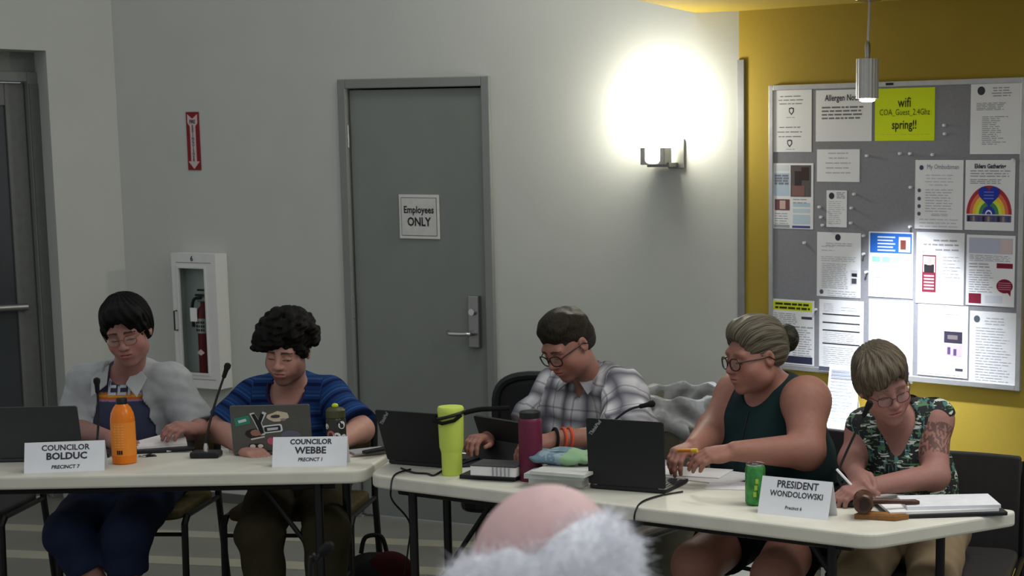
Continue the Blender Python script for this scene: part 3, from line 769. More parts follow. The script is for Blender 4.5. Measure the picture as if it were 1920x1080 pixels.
def head_colour(col, p, F, brow, lip, flush=(0,0,0), stubble=None, browh=.0045):
    q = F.inv(p); x, y, z = q[:,0], q[:,1], q[:,2]; ax = np.abs(x)
    front = (y < -.045) & (np.abs(z) < .13) & (ax < .09)
    def blend(m, c, a=1.0): col[m] = col[m]*(1-a) + np.array(c)*a
    rad = np.sqrt((ax-.042)**2+(z+.028)**2)
    w = np.clip(1-rad/.036, 0, 1)*front; col[:] = col + w[:,None]*np.array(flush)
    if stubble is not None:
        sm = np.clip(((-.048 - z)/.02), 0, 1)*np.clip((.0 - y)/.05, 0, 1)*(np.abs(z) < .14)*(ax < .085)
        mouth = np.clip(1-np.sqrt((x/.026)**2+((z+.058)/.015)**2), 0, 1) > 0
        sm = sm*(~mouth)
        sm = np.maximum(sm, (np.clip(1-np.abs(z+.043)/.007, 0, 1)*(ax < .03)*(y < -.08))*0.8)
        sm = np.maximum(sm, 0.9*np.clip((ax-.052)/.012,0,1)*np.clip((-.0-z)/.03,0,1)*(y<.02)*(z>-.14)*(ax<.09))
        col[:] = col*(1-0.55*sm[:,None]) + np.array(stubble)*0.55*sm[:,None]
    bz = .0295 - ((ax-.030)/.03)**2*.006
    m = front & (ax > .011) & (ax < .053) & (np.abs(z-bz) < browh*(1.15-ax/.07)); blend(m, brow, .85)
    lid = .000 - ((ax-.031)/.016)**2*.0015
    m = front & (np.abs(ax-.031) < .0155) & (np.abs(z-lid) < .0022); blend(m, (.012,.009,.008), .9)
    m = front & (np.abs(ax-.031) < .015) & (z-lid > .0105) & (z-lid < .0125); blend(m, col[:,:].mean(0)*.5, .4)
    m = front & (y < -.085) & ((x/.0225)**2+((z+.0585)/.0115)**2 < 1); blend(m, lip, .7)
    m = front & (y < -.085) & (ax < .021) & (np.abs(z+.0588) < .0016); blend(m, np.array(lip)*.25, .9)
    m = (y < -.09) & (ax > .004) & (ax < .010) & (z < -.031) & (z > -.037); blend(m, (.05,.02,.015), .6)
    return col

def add_hand(S, w, f, n, thumb, sc=1.0, curl=(35,40,30), spread=1.0, tcurl=0.0, lift=(0,0,0,0)):
    """w wrist, f towards the fingers, n out of the back of the hand, thumb direction sign along t = f x n"""
    f = np.array(f, float); f /= np.linalg.norm(f); n = np.array(n, float); n -= f*(n@f); n /= np.linalg.norm(n)
    t = np.cross(f, n)*thumb; w = np.array(w, float)
    def rot(v, a): return v*math.cos(a) - n_at[0]*math.sin(a)
    K = ((.026,.088,.074),(.0085,.092,.082),(-.009,.088,.076),(-.0255,.080,.060))
    for i, (tt, ff, L) in enumerate(K):
        kn = w + (t*tt + f*ff)*sc
        S.cap(w + (t*tt*.55 + f*.012)*sc, kn, .013*sc, .0105*sc, .012*sc)
        a = 0.0; p = kn; seg = (.45,.31,.24); rr = (.0094,.0086,.0078,.0068)
        dirn = f + t*(tt*1.6*spread); dirn /= np.linalg.norm(dirn)
        for j in range(3):
            a += math.radians(curl[j] + (lift[i] if j == 0 else 0))
            d = dirn*math.cos(a) - n*math.sin(a); q = p + d*L*seg[j]*sc
            S.cap(p, q, rr[j]*sc, rr[j+1]*sc, .004*sc); p = q
    S.ell(w + (f*.05 - n*.006)*sc, np.array((.036,.036,.018))*sc*1.0, .02*sc, 'u', np.stack([f, t, n], 1))
    p0 = w + (f*.018 + t*.018 - n*.006)*sc; p1 = w + (f*.05 + t*.042 - n*.016)*sc
    p2 = p1 + (f*(.030) + t*(.012-.02*tcurl) - n*(.006+.012*tcurl))*sc; p3 = p2 + (f*.024 - t*(.004+.014*tcurl) - n*.008)*sc
    S.cap(p0, p1, .015*sc, .0115*sc, .012*sc); S.cap(p1, p2, .0105*sc, .0095*sc, .004*sc); S.cap(p2, p3, .0095*sc, .0078*sc, .003*sc)
# ================================================================== people
SKIN = np.array((.56,.49,.50))
def J(t): return np.array(aty(*t))
skin_cache = {}
def skin_mat(name):
    return mat(name, (200,150,130), 0.55, var=0.05, vscale=60, bump=0.05, bscale=400, attr='Col', sss=0.08, spec=0.3)
def cloth(name, rgb, var=0.10, **k): return mat(name, rgb, 0.9, var=var, vscale=18, bump=0.25, bscale=600, spec=0.15, **k)

def hair_mat(name, dark, light, scale=(70,70,9), rough=0.5):
    if name in _M: return _M[name]
    m = bpy.data.materials.new(name); m.use_nodes = True; nt = m.node_tree; b = nt.nodes['Principled BSDF']
    at = nt.nodes.new('ShaderNodeAttribute'); at.attribute_name = 'flow'
    mp = nt.nodes.new('ShaderNodeMapping'); mp.inputs['Scale'].default_value = scale
    nt.links.new(at.outputs['Vector'], mp.inputs['Vector'])
    no = nt.nodes.new('ShaderNodeTexNoise'); no.inputs['Scale'].default_value = 1.0; no.inputs['Detail'].default_value = 4
    nt.links.new(mp.outputs[0], no.inputs['Vector'])
    cr = nt.nodes.new('ShaderNodeValToRGB'); cr.color_ramp.elements[0].position = .36; cr.color_ramp.elements[1].position = .66
    cr.color_ramp.elements[0].color = lin(dark); cr.color_ramp.elements[1].color = lin(light)
    nt.links.new(no.outputs['Fac'], cr.inputs[0]); nt.links.new(cr.outputs[0], b.inputs['Base Color'])
    bp = nt.nodes.new('ShaderNodeBump'); bp.inputs['Strength'].default_value = 0.6; bp.inputs['Distance'].default_value = 0.004
    nt.links.new(no.outputs['Fac'], bp.inputs['Height']); nt.links.new(bp.outputs[0], b.inputs['Normal'])
    b.inputs['Roughness'].default_value = rough; b.inputs['Specular IOR Level'].default_value = 0.12
    _M[name] = m; return m

class Person:
    def __init__(s, label, H, yaw, pitch, roll, neck, shR, shL, elR, elL, wrR, wrL, byaw, pel, hs=0.95, bulk=1.0, arm=1.0, depth=1.0, group='council members seated at the tables'):
        s.skinf = None; s.label = label; s.F = Frame(J(H), yaw, pitch, roll, hs); s.neck = J(neck)
        s.shR, s.shL, s.elR, s.elL, s.wrR, s.wrL = [J(t) for t in (shR, shL, elR, elL, wrR, wrL)]
        s.byaw = byaw; s.B = Frame((0,0,0), byaw); s.pel = np.array(pel, float); s.bulk = bulk; s.arm = arm; s.dp = depth
        s.base = np.array((s.pel[0], s.pel[1], 0.0)); s.group = group
        s.fwd = s.B.R@np.array((0,-1.0,0)); s.left = s.B.R@np.array((1.0,0,0))
        s.mid = 0.5*(s.shR+s.shL); s.legs = None
        s.chest_c = s.mid*0.76 + s.pel*0.24 + s.fwd*0.015
        s.belly_c = s.mid*0.42 + s.pel*0.58 + s.fwd*0.045*s.bulk
        s.sw = np.linalg.norm(s.shR-s.shL)
    def torso(s, S, g=0.0, shoulders=True, k=.05):
        b = s.bulk; R = s.B.R
        S.ell(s.chest_c, np.array((s.sw*.46+.005, .112*s.dp, .175))*1.0+g, k, 'u', R)
        S.ell(s.belly_c, np.array((.158*b, .128*b*s.dp, .16))+g, k+.03, 'u', R)
        S.ell(s.pel, np.array((.172*b, .14*b, .12))+g, k+.03, 'u', R)
        nb = s.neck - np.array((0,0,.02))
        for sh in (s.shR, s.shL):
            e = sh if shoulders else nb + (sh-nb)*.74
            S.cap(nb - s.fwd*.02 - np.array((0,0,.025)), e + np.array((0,0,.008 if shoulders else .0)), .046+g, (.046 if shoulders else .040)+g, .05)
    def arms(s, S, g=0.0):
        a = s.arm
        for sh, el, wr in ((s.shR,s.elR,s.wrR),(s.shL,s.elL,s.wrL)):
            S.ell(sh, .056*a, .04); S.cap(sh, el, .052*a, .042*a, .035); S.cap(el, wr, .043*a, .0265*(0.5+0.5*a), .025)
    def sleeve(s, S, sh, el, frac, r0, r1, k=.03):
        S.ell(sh, r0*1.02, .05)
        S.cap(sh, el, r0, r0 + (r1-r0), k, clip=frac)
    def grid_body(s, zlo=0.02, arms_pts=()):
        P = np.array([s.shR,s.shL,s.elR,s.elL,s.wrR,s.wrL,s.pel,s.F.c]+list(arms_pts)+(list(s.legs) if s.legs else []))
        lo = P.min(0)-.19; hi = P.max(0)+.19; c = s.F.c
        def seg(i, fine=.0027, mid=.0038):
            return axis([(lo[i], c[i]-.115, mid), (c[i]-.115, c[i]+.115, fine), (c[i]+.115, max(hi[i], c[i]+.13), mid)])
        return seg(0), seg(1), axis([(zlo, .60, .012), (.60, .70, .006), (.70, c[2]-.14, .0038), (c[2]-.14, c[2]+.16, .0027)])
    def grid_cloth(s, zlo, zhi, st=.0055, extra=()):
        P = np.array([s.shR,s.shL,s.elR,s.elL,s.pel]+list(extra)); lo = P.min(0)-.23; hi = P.max(0)+.23
        return axis([(lo[0],hi[0],st)]), axis([(lo[1],hi[1],st)]), axis([(zlo,zhi,st)])
    def body(s, col, lip, brow, hands=(), legs=None, legr=(.078,.058,.055,.036), head_kw={}, hair_kw={}, col_fn=None, extra=None, neck_r=.054):
        S = Field(*s.grid_body(arms_pts=[np.array(h[0])+np.array(h[1])/np.linalg.norm(h[1])*.12 for h in hands]))
        s.torso(S); s.arms(S)
        nt = s.F(0,.012,-.055)
        S.cap(s.neck - np.array((0,0,.03)), nt, neck_r*1.08, neck_r*.98, .035)
        add_head(S, s.F, **head_kw)
        for h in hands: add_hand(S, *h[:4], **h[4])
        if s.legs:
            hr, hl, kr, kl, ar, al = s.legs
            for h_, k_, a_ in ((hr,kr,ar),(hl,kl,al)):
                S.cap(h_, k_, legr[0], legr[1], .05); S.cap(k_, a_, legr[2], legr[3], .03)
                S.cap(a_ - np.array((0,0,.02)), a_ + s.fwd*.13 - np.array((0,0,.045)), .036, .03, .02)
        if extra: extra(S)
        v, q = S.mesh(); me = np_mesh('person', v, q, s.base)
        c = np.tile(np.array(col)*(SKIN if s.skinf is None else s.skinf), (len(v),1)); head_colour(c, v, s.F, brow, lip, **hair_kw)
        if col_fn: c = col_fn(c, v)
        set_col(me, c)
        s.o = link('person', me, skin_mat('skin'), None, tuple(s.base)); props(s.o, s.label, 'person', s.group)
        return s.o
    def child(s, name, S, m, parent=None, col_fn=None, label=None, vq=None):
        v, q = vq if vq else S.mesh(); me = np_mesh(name, v, q, s.base)
        if col_fn: set_col(me, col_fn(v))
        o = link(name, me, m, parent or s.o)
        if label: o['label'] = label
        s.last = (v, q); return o
    def hair(self, fn, m, disp=None, st=.0027, ext=.16, name='hair', label=None, parent=None, flow=None):
        c = self.F.c; S = Field(*[axis([(c[i]-ext, c[i]+ext, st)]) for i in range(3)])
        fn(S, self.F)
        if disp: S.disp(lambda p: disp(self.F.inv(p)))
        v, q = S.mesh(); me = np_mesh(name, v, q, self.base)
        ql = self.F.inv(v)
        # strands run from the crown: azimuth, latitude, radius
        az = np.arctan2(ql[:,0], -(ql[:,1]-.03)); lat = np.arctan2(ql[:,2]-.03, np.hypot(ql[:,0], ql[:,1]-.02))
        if flow == 'back': az = np.arctan2(ql[:,0], ql[:,2]+.02); lat = ql[:,1]*8
        a = me.attributes.new('flow', 'FLOAT_VECTOR', 'POINT')
        a.data.foreach_set('vector', np.stack([az, np.linalg.norm(ql, axis=1), lat], 1).astype(np.float32).ravel())
        o = link(name, me, m, parent or self.o)
        if label: o['label'] = label
        return o
    def glasses(s, m, r=.021, ry=.018, th=.0016, y=-.112, z=.002, sq=2.6, x=.032):
        mb = MB(); F = s.F; base = s.base
        L = lambda a,b,c: tuple(F(a,b,c)-base)
        def rim(sx):
            pts = []
            for k in range(28):
                t = 2*math.pi*k/28; ct, st_ = math.cos(t), math.sin(t)
                e = 2.0/sq; px = sx*x + r*math.copysign(abs(ct)**e, ct); pz = z + ry*math.copysign(abs(st_)**e, st_)
                pts.append((px, y + .004*((px/.05)**2)*2, pz))
            return pts
        for sx in (-1,1): mb.tube([L(*p) for p in rim(sx)], th*s.F.sc, 6, close=True)
        mb.tube([L(-x+r, y, z+.004), L(0, y-.003, z+.007), L(x-r, y, z+.004)], th, 6)
        for sx in (-1,1): mb.tube([L(sx*(x+r), y+.01, z+.008), L(sx*.074, -.06, z+.010), L(sx*.083, .0, z+.010), L(sx*.084, .02, z-.006)], th, 6)
        g = mb.build('glasses', m, s.o, smooth=True)
        lm = mat('lens_glass', (230,235,235), 0.02, var=0, alpha=0.035, spec=0.5)
        for sx in (-1,1):
            b = MB(); ring = [L(*p) for p in rim(sx)]; b.add(ring, [tuple(range(28))]); 
            ring2 = [tuple(np.array(p)+(F.R@np.array((0,.0012,0)))) for p in ring]; b.add(ring2, [tuple(range(27,-1,-1))])
            b.build('lens', lm, g)
        return g

def trousers(s, m, name='trousers', r=(.088,.070,.066,.052), end=0.98, g=.012, top=.18, st=.009, disp=None):
    hr, hl, kr, kl, ar, al = s.legs
    P = np.array([hr,hl,kr,kl,ar,al,s.pel]); lo = P.min(0)-.2; hi = P.max(0)+.2
    S = Field(axis([(lo[0],hi[0],st)]), axis([(lo[1],hi[1],st)]), axis([(0.015,s.pel[2]+top,st)]))
    S.ell(s.pel, np.array((.178*s.bulk,.148*s.bulk,.125))+g, .05, 'u', s.B.R)
    for h_, k_, a_ in ((hr,kr,ar),(hl,kl,al)):
        S.cap(h_, k_, r[0]+g, r[1]+g, .05, clip=(None if end > 0 else .72))
        if end > 0: S.cap(k_, a_, r[2]+g, r[3]+g, .03, clip=end)
    w = sines(11, 60.0); S.disp(lambda p: .006*w(p))
    return s.child(name, S, m)
def legs_of(s, kR, kL, aR, aL):
    hR = s.pel - s.left*.09 + np.array((0,0,-.02)); hL = s.pel + s.left*.09 + np.array((0,0,-.02))
    s.legs = (hR, hL, np.array(kR), np.array(kL), np.array(aR), np.array(aL))
def shoes(s, m):
    for a_ in s.legs[4:]:
        b = MB(); f = s.fwd; base = s.base
        p = a_ - base; ang = math.atan2(f[1], f[0])
        poly = [(-.06,-.03),(-.045,-.04),(.10,-.047),(.18,-.035),(.20,0),(.18,.035),(.10,.047),(-.045,.04),(-.06,.03)]
        bot = [(p[0]+x*math.cos(ang)-y*math.sin(ang), p[1]+x*math.sin(ang)+y*math.cos(ang)) for x,y in poly]
        b.prism(bot, 0.0, 0.075); b.build('shoe', m, s.o, bevel=.02, seg=3)

def project(s, me_text, centre, frame_u, frame_v, n, v, q, off=.0025):
    """lay flat lettering (x,z) on a garment surface along n"""
    bvh = BVHTree.FromPolygons([tuple(p) for p in v], [tuple(f) for f in q])
    bm = bmesh.new(); bm.from_mesh(me_text)
    bmesh.ops.triangulate(bm, faces=bm.faces)
    for _ in range(2): bmesh.ops.subdivide_edges(bm, edges=[e for e in bm.edges if e.calc_length() > .012], cuts=1)
    for vt in bm.verts:
        p = centre + Vector(frame_u)*vt.co.x + Vector(frame_v)*vt.co.z
        h = bvh.ray_cast(p + Vector(n)*.25, -Vector(n), .6)
        pt = h[0] if h[0] else p
        vt.co = pt + Vector(n)*off - Vector(s.base)
    me = bpy.data.meshes.new('lettering'); bm.to_mesh(me); bm.free(); return me

# ------------------------------------------------------------------ person in grey overshirt (left table, by the doorway)
p = Person('person with short black hair and glasses in open pale grey overshirt, reading notes',
    H=(240,621,5.90), yaw=8, pitch=16, roll=-8, neck=(238,700,6.02), shR=(166,722,6.03), shL=(320,719,6.03),
    elR=(137,805,5.97), elL=(372,806,5.96), wrR=(205,822,5.70), wrL=(374,803,5.77), byaw=2, pel=(-2.43,6.20,.57), hs=0.97, bulk=1.12, arm=1.12, depth=1.1)
P1 = p
kR = atz(128,1000,.47); kL = atz(238,1000,.47); legs_of(p, kR, kL, (kR.x+.16,kR.y+.02,.09), (kL.x-.05,kL.y+.06,.09))
SK1 = lc(196,152,138)
nL = J((338,800,5.70)) - p.wrL
p.body(SK1, lc(160,92,90), lc(24,18,16), hands=[(p.wrL, nL, (-.1,-.55,.8), 1, dict(curl=(28,35,25), sc=.98, tcurl=.4)), (p.wrR, (.75,-.55,-.12), (.1,-.4,.9), -1, dict(curl=(25,35,25)))],
    head_kw=dict(full=-.002, jaw=.98), hair_kw=dict(flush=(.05,-.01,-.005), browh=.0055))
BLK = hair_mat('black_hair', (5,5,5), (15,13,13), rough=.6)
def h1(S, F):
    r = F.sc
    S.ell(F(0,.014,.050), np.array((.093,.111,.100))*r, .01, 'u', F.R); S.ell(F(0,.045,.0), np.array((.082,.075,.075))*r, .03, 'u', F.R)
    S.ell(F(.015,-.07,.085), np.array((.072,.045,.045))*r, .03, 'u', F.R)
    S.ell(F(-.010,-.132,-.016), np.array((.068,.085,.099))*r, .012, 's', F.R)
    S.ell(F(.01,-.08,-.10), np.array((.10,.085,.085))*r, .02, 's', F.R)
    S.ell(F(0,.03,-.12), np.array((.09,.10,.065))*r, .02, 's', F.R)
    for x,z,l in ((-.055,.02,.03),(.06,.02,.035),(.03,.052,.02),(-.02,.05,.018),(-.075,.0,.03),(.078,.0,.03)):
        S.cap(F(x,-.085+abs(x)*.6,z+.03), F(x*1.03,-.095+abs(x)*.75,z-l*.6), .010*r, .003*r, .008)
w_ = sines(3, 150.0)
p.hair(h1, BLK, disp=lambda q: .0022*np.sin(np.arctan2(q[:,0], -q[:,1]+.03)*26 + 3*q[:,2]*30) + .002*w_(q))
p.glasses(mat('thin_gold_metal', (120,92,60), 0.3, metal=0.8), r=.022, ry=.019, th=.0011, sq=2.4)
# T-shirt
S = Field(*p.grid_cloth(.48, p.neck[2]+.06)); p.torso(S, .010)
S.ell(p.neck + p.fwd*.06 + np.array((0,0,.030)), np.array((.056,.085,.060)), .01, 's', p.B.R)
for sh, el in ((p.shR,p.elR),(p.shL,p.elL)): p.sleeve(S, sh, el, .30, .050, .046)
w_ = sines(5, 45.0); S.disp(lambda q: .004*w_(q))
zst = aty(250,748,5.9).z
def tee1(v):
    c = np.tile(lc(58,63,84), (len(v),1)); d = v[:,2]-zst
    for lo, hi, cc in ((.010,.018,(196,120,60)),(.001,.010,(214,160,60)),(-.008,.001,(188,96,52)),(-.014,-.008,(150,120,160))):
        c[(d > lo) & (d <= hi)] = lc(*cc)
    return c
tee = p.child('t_shirt', S, mat('tee_print', (74,80,104), 0.9, var=.08, vscale=20, attr='Col', spec=.1, bump=.2, bscale=600), col_fn=tee1, label='slate blue T-shirt with orange stripe')
tv = p.last
me = text_mesh('EENFI', .092, bold=.0014, xs=.80)
me = project(p, me, Vector(aty(239,727,5.9)), (1,0,0.02), (0,0,1), (0,-1,0.1), *tv)
lt = link('lettering', me, mat('shirt_letter', (188,190,200), .9, var=.05), tee)
# overshirt
S = Field(*p.grid_cloth(.50, p.neck[2]+.10)); p.torso(S, .020)
for sh, el in ((p.shR,p.elR),(p.shL,p.elL)): p.sleeve(S, sh, el, .96, .063, .080)
S.cap(p.neck+p.left*-.06+p.fwd*.02+np.array((0,0,.012)), p.neck+p.left*.06+p.fwd*.02+np.array((0,0,.012)), .035, .035, .02)
S.ell(p.neck + np.array((0,0,.07)) + p.fwd*.02, np.array((.068,.085,.085)), .008, 's', p.B.R)
# front opening
X, Y, Z = S.grid()
t_ = np.clip((p.neck[2]-Z)/.30, 0, 1.3); cx_ = p.neck[0] + (Y-p.neck[1])*0
d = np.maximum(np.maximum((p.neck[0]-.066-.058*t_) - X, X - (p.neck[0]+.072+.075*t_)), Y - (p.mid[1]-.02)) + 0*Z
S.f = np.maximum(S.f, (-d).astype(np.float32))
w1_ = sines(8, 38.0); w2_ = sines(9, 85.0); S.disp(lambda q: -.009*np.abs(w1_(q))+.004*w2_(q))
ov = p.child('overshirt', S, cloth('pale_denim', (158,161,162), var=.10))
for sx, (ax_, bx_) in ((-1, (-.055,-.10)), (1, (.05,.095))):
    m = MB(); n0 = p.neck; f = p.fwd
    A = n0 + np.array((sx*.050,-.035,.035)); Bp = n0 + np.array((sx*.105,-.075,-.01)); Cp = n0 + np.array((sx*.085,-.135,-.075)); Dp = n0 + np.array((sx*.035,-.105,-.03))
    a_, b_, c_, d_ = [q - p.base for q in (A,Bp,Cp,Dp)]
    nn = np.array((0,-.3,.95))*.006
    m.hexa([a_,b_,c_,d_], [a_+nn,b_+nn,c_+nn,d_+nn]); m.build('collar', _M['pale_denim'], ov, bevel=.002)
for k in range(4):
    q = aty(283-3*k*(-1), 745+18*k, 5.83); 
trousers(p, cloth('dark_denim', (30,38,60)), 'denim_shorts', r=(.088,.072,.062,.062), end=.36)
shoes(p, cloth('black_shoe', (24,24,26)))

# ------------------------------------------------------------------ person in blue striped T-shirt
p = Person('person with thick curly black hair and blue striped T-shirt behind stickered laptop',
    H=(540,658,5.88), yaw=-7, pitch=15, roll=4, neck=(545,726,6.0), shR=(478,747,6.0), shL=(616,744,6.0),
    elR=(412,806,5.90), elL=(676,806,5.90), wrR=(452,838,5.62), wrL=(630,832,5.64), byaw=0, pel=(-1.79,6.18,.57), hs=0.95, bulk=1.05, arm=1.10)
P2 = p
kR = atz(487,1000,.47); kL = atz(612,1000,.47); legs_of(p, kR, kL, (kR.x+.02,kR.y+.02,.09), (kL.x-.02,kL.y+.03,.09))
p.body(lc(226,182,162), lc(168,100,92), lc(20,15,13), hands=[(p.wrR, (.75,-.6,-.1), (0,-.2,1), -1, dict(curl=(22,30,25))), (p.wrL, (-.75,-.6,-.1), (0,-.2,1), 1, dict(curl=(22,30,25)))],
    hair_kw=dict(flush=(.03,-.01,-.01), stubble=lc(62,42,34), browh=.0055))
def h2(S, F):
    r = F.sc; rd = random.Random(4)
    S.ell(F(0,.016,.055), np.array((.092,.108,.098))*r, .01, 'u', F.R)
    S.ell(F(-.055,-.055,.075), np.array((.052,.055,.05))*r, .03, 'u', F.R)
    for k in range(150):
        a = rd.uniform(-2.9,2.9); e = rd.uniform(-.15,1.45)
        if e < .35 and abs(a) < 1.0 and not (a < -.35 and e > .1): continue
        ex = 1.0 + (.12 if a < -.2 and a > -2 else .03)
        x = .098*ex*math.sin(a)*math.cos(e); y = .012-.110*math.cos(a)*math.cos(e); z = .052+.102*math.sin(e)
        S.ell(F(x,y,z), rd.uniform(.014,.025)*r, .006)
    for (x,y,z) in ((-.075,-.075,.045),(-.092,-.055,.035),(-.10,-.04,.055),(-.06,-.095,.05),(-.085,-.08,.07),(-.045,-.10,.06),(-.105,-.05,.03),(-.03,-.10,.066),(.072,-.05,.03),(.076,-.03,.01),(.01,-.10,.075)):
        S.ell(F(x,y,z), .021*r, .008)
    S.ell(F(.016,-.122,-.050), np.array((.060,.068,.112))*r, .006, 's', F.R)
    S.ell(F(0,-.02,-.10), np.array((.12,.14,.075))*r, .01, 's', F.R)
w_ = sines(21, 330.0); w3_ = sines(22, 170.0)
p.hair(h2, hair_mat('curly_black_hair', (5,5,4), (20,17,15), scale=(60,60,60), rough=.65), disp=lambda q: .0045*w_(q)+.004*w3_(q), ext=.17)
S = Field(*p.grid_cloth(.48, p.neck[2]+.08)); p.torso(S, .016)
for sh, el in ((p.shR,p.elR),(p.shL,p.elL)): p.sleeve(S, sh, el, .88, .066, .082)
S.ell(p.neck + p.fwd*.085 + np.array((0,0,.000)), np.array((.068,.115,.075)), .006, 's', p.B.R)
w1_ = sines(31, 34.0); w2_ = sines(33, 70.0); S.disp(lambda q: .008*w1_(q)+.003*w2_(q))
def arm_coord(p, v, sl=.05):
    """stripe coordinate: height on the body, length along the arm on the sleeves"""
    out = v[:,2].copy(); u = (v-p.pel)@p.left
    for sh, el in ((p.shR,p.elR),(p.shL,p.elL)):
        ab = el-sh; L = np.linalg.norm(ab); dr = ab/L; t = (v-sh)@dr
        side = ((v-sh)@p.left)*(1 if sh is p.shL else -1)
        m = (side > -.01) & (t > -.03)
        out[m] = (sh[2] - t[m]*1.0); u[m] = ((v-sh)@np.cross(dr, p.fwd))[m]
    return u, out
m = bpy.data.materials.new('blue_striped_jersey'); m.use_nodes = True; nt = m.node_tree; b = nt.nodes['Principled BSDF']
at = nt.nodes.new('ShaderNodeAttribute'); at.attribute_name = 'sv'
f1 = nmath(nt, 'FRACT', nmath(nt, 'MULTIPLY', at.outputs['Fac'], 1/.058))
bandA = nmath(nt, 'LESS_THAN', nmath(nt, 'ABSOLUTE', nmath(nt, 'SUBTRACT', f1, .25)), .10)
bandB = nmath(nt, 'LESS_THAN', nmath(nt, 'ABSOLUTE', nmath(nt, 'SUBTRACT', f1, .58)), .05)
bandC = nmath(nt, 'LESS_THAN', nmath(nt, 'ABSOLUTE', nmath(nt, 'SUBTRACT', f1, .82)), .06)
c1 = nmix(nt, bandA, lin((26,52,100)), lin((14,28,62)))
c2 = nmix(nt, bandB, c1, lin((46,78,124))); c3 = nmix(nt, bandC, c2, lin((32,68,110)))
nt.links.new(c3, b.inputs['Base Color']); b.inputs['Roughness'].default_value = .9; b.inputs['Specular IOR Level'].default_value = .1
v, q = S.mesh(); me = np_mesh('t_shirt', v, q, p.base); set_float(me, arm_coord(p, v)[1], 'sv')
ts = link('t_shirt', me, m, p.o); ts['label'] = 'blue T-shirt with horizontal stripes'
bvh = None
# neckband
ring = []; dv = MB()
bt = BVHTree.FromPolygons([tuple(x) for x in v], [tuple(x) for x in q])
for k in range(40):
    t = 2*math.pi*k/40; c = p.neck + p.fwd*.085
    tgt = Vector(c) + Vector((math.cos(t)*.070, -.0, 0)) ; pt = Vector(c + p.left*math.cos(t)*.069 + p.fwd*math.sin(t)*.0)
    z_ = math.sin(t)
    o_ = Vector(c + p.left*math.cos(t)*.0705 - np.array((0,0,1))*(-z_)*.077)
    h = bt.ray_cast(o_ + Vector(p.fwd)*.3, -Vector(p.fwd), .7)
    if h[0] and math.sin(t) < .35: ring.append(tuple(h[0] - Vector(p.base)))
if len(ring) > 6:
    MB().tube(ring, .0055, 6).build('neckband', cloth('plum_rib', (52,40,84)), ts, smooth=True)
trousers(p, cloth('dark_olive_twill', (52,48,32)), 'trousers')
shoes(p, _M['black_shoe'])

# ------------------------------------------------------------------ person in plaid shirt
p = Person('person with short brown hair and dark glasses in grey plaid shirt, head bowed',
    H=(1066,646,5.62), yaw=-40, pitch=30, roll=-4, neck=(1110,708,5.76), shR=(1052,728,5.90), shL=(1165,738,5.64),
    elR=(985,812,5.80), elL=(1186,816,5.46), wrR=(915,822,5.50), wrL=(1042,822,5.34), byaw=-32, pel=(-.50,5.92,.57), hs=0.95, bulk=1.08, arm=1.05)
P3 = p
legs_of(p, (-.90,5.48,.47), (-.66,5.36,.47), (-.88,5.50,.09), (-.66,5.40,.09))
p.body(lc(196,148,128), lc(168,100,92), lc(44,30,22), hands=[(p.wrL, J((968,838,5.30))-p.wrL, (-.1,-.35,.92), 1, dict(curl=(25,30,25))), (p.wrR, J((885,822,5.40))-p.wrR, (-.1,-.2,1), -1, dict(curl=(30,40,30), sc=.95))],
    hair_kw=dict(flush=(.05,-.012,-.01)), head_kw=dict(full=.002))
def h3(S, F):
    r = F.sc
    S.ell(F(0,.014,.050), np.array((.080,.103,.090))*r, .01, 'u', F.R); S.ell(F(0,-.022,.098), np.array((.060,.060,.045))*r, .03, 'u', F.R)
    S.ell(F(0,.05,.0), np.array((.076,.064,.07))*r, .03, 'u', F.R)
    S.ell(F(0,-.140,.000), np.array((.082,.082,.088))*r, .008, 's', F.R)
    S.ell(F(0,-.075,-.095), np.array((.12,.085,.100))*r, .012, 's', F.R)
    for sx in (-1,1): S.ell(F(sx*.09,.004,-.01), np.array((.03,.024,.036))*r, .006, 's', F.R)
    S.ell(F(0,.04,-.11), np.array((.1,.09,.055))*r, .02, 's', F.R)
w_ = sines(41, 170.0); w2_ = sines(42, 80.0)
p.hair(h3, hair_mat('short_brown_hair', (20,17,13), (50,43,34), scale=(50,50,14)), disp=lambda q: .003*w_(q)+.005*w2_(q)*(q[:,2] > .08))
p.glasses(mat('dark_acetate', (34,20,22), 0.35), r=.025, ry=.0205, th=.0024, sq=2.8, z=-.001)
S = Field(*p.grid_cloth(.48, p.neck[2]+.09)); p.torso(S, .022)
p.sleeve(S, p.shL, p.elL, .98, .082, .090); p.sleeve(S, p.shR, p.elR, .9, .076, .082)
S.cap(p.elL, p.elL + (p.wrL-p.elL)*.30, .075, .068, .05, clip=.98)
S.cap(p.neck-p.left*.05+np.array((0,0,.01)), p.neck+p.left*.05+np.array((0,0,.01)), .045, .045, .03)
S.ell(p.neck + p.fwd*.035 + np.array((0,0,.065)), np.array((.066,.085,.082)), .006, 's', p.B.R)
S.ell(p.neck + p.fwd*.10 + np.array((0,0,.0)), np.array((.030,.08,.075)), .006, 's', p.B.R)
w1_ = sines(51, 36.0); w2_ = sines(52, 80.0); S.disp(lambda q: -.012*np.abs(w1_(q))+.006*w2_(q))
m = bpy.data.materials.new('grey_plaid'); m.use_nodes = True; nt = m.node_tree; b = nt.nodes['Principled BSDF']
au = nt.nodes.new('ShaderNodeAttribute'); au.attribute_name = 'su'; av = nt.nodes.new('ShaderNodeAttribute'); av.attribute_name = 'sv'
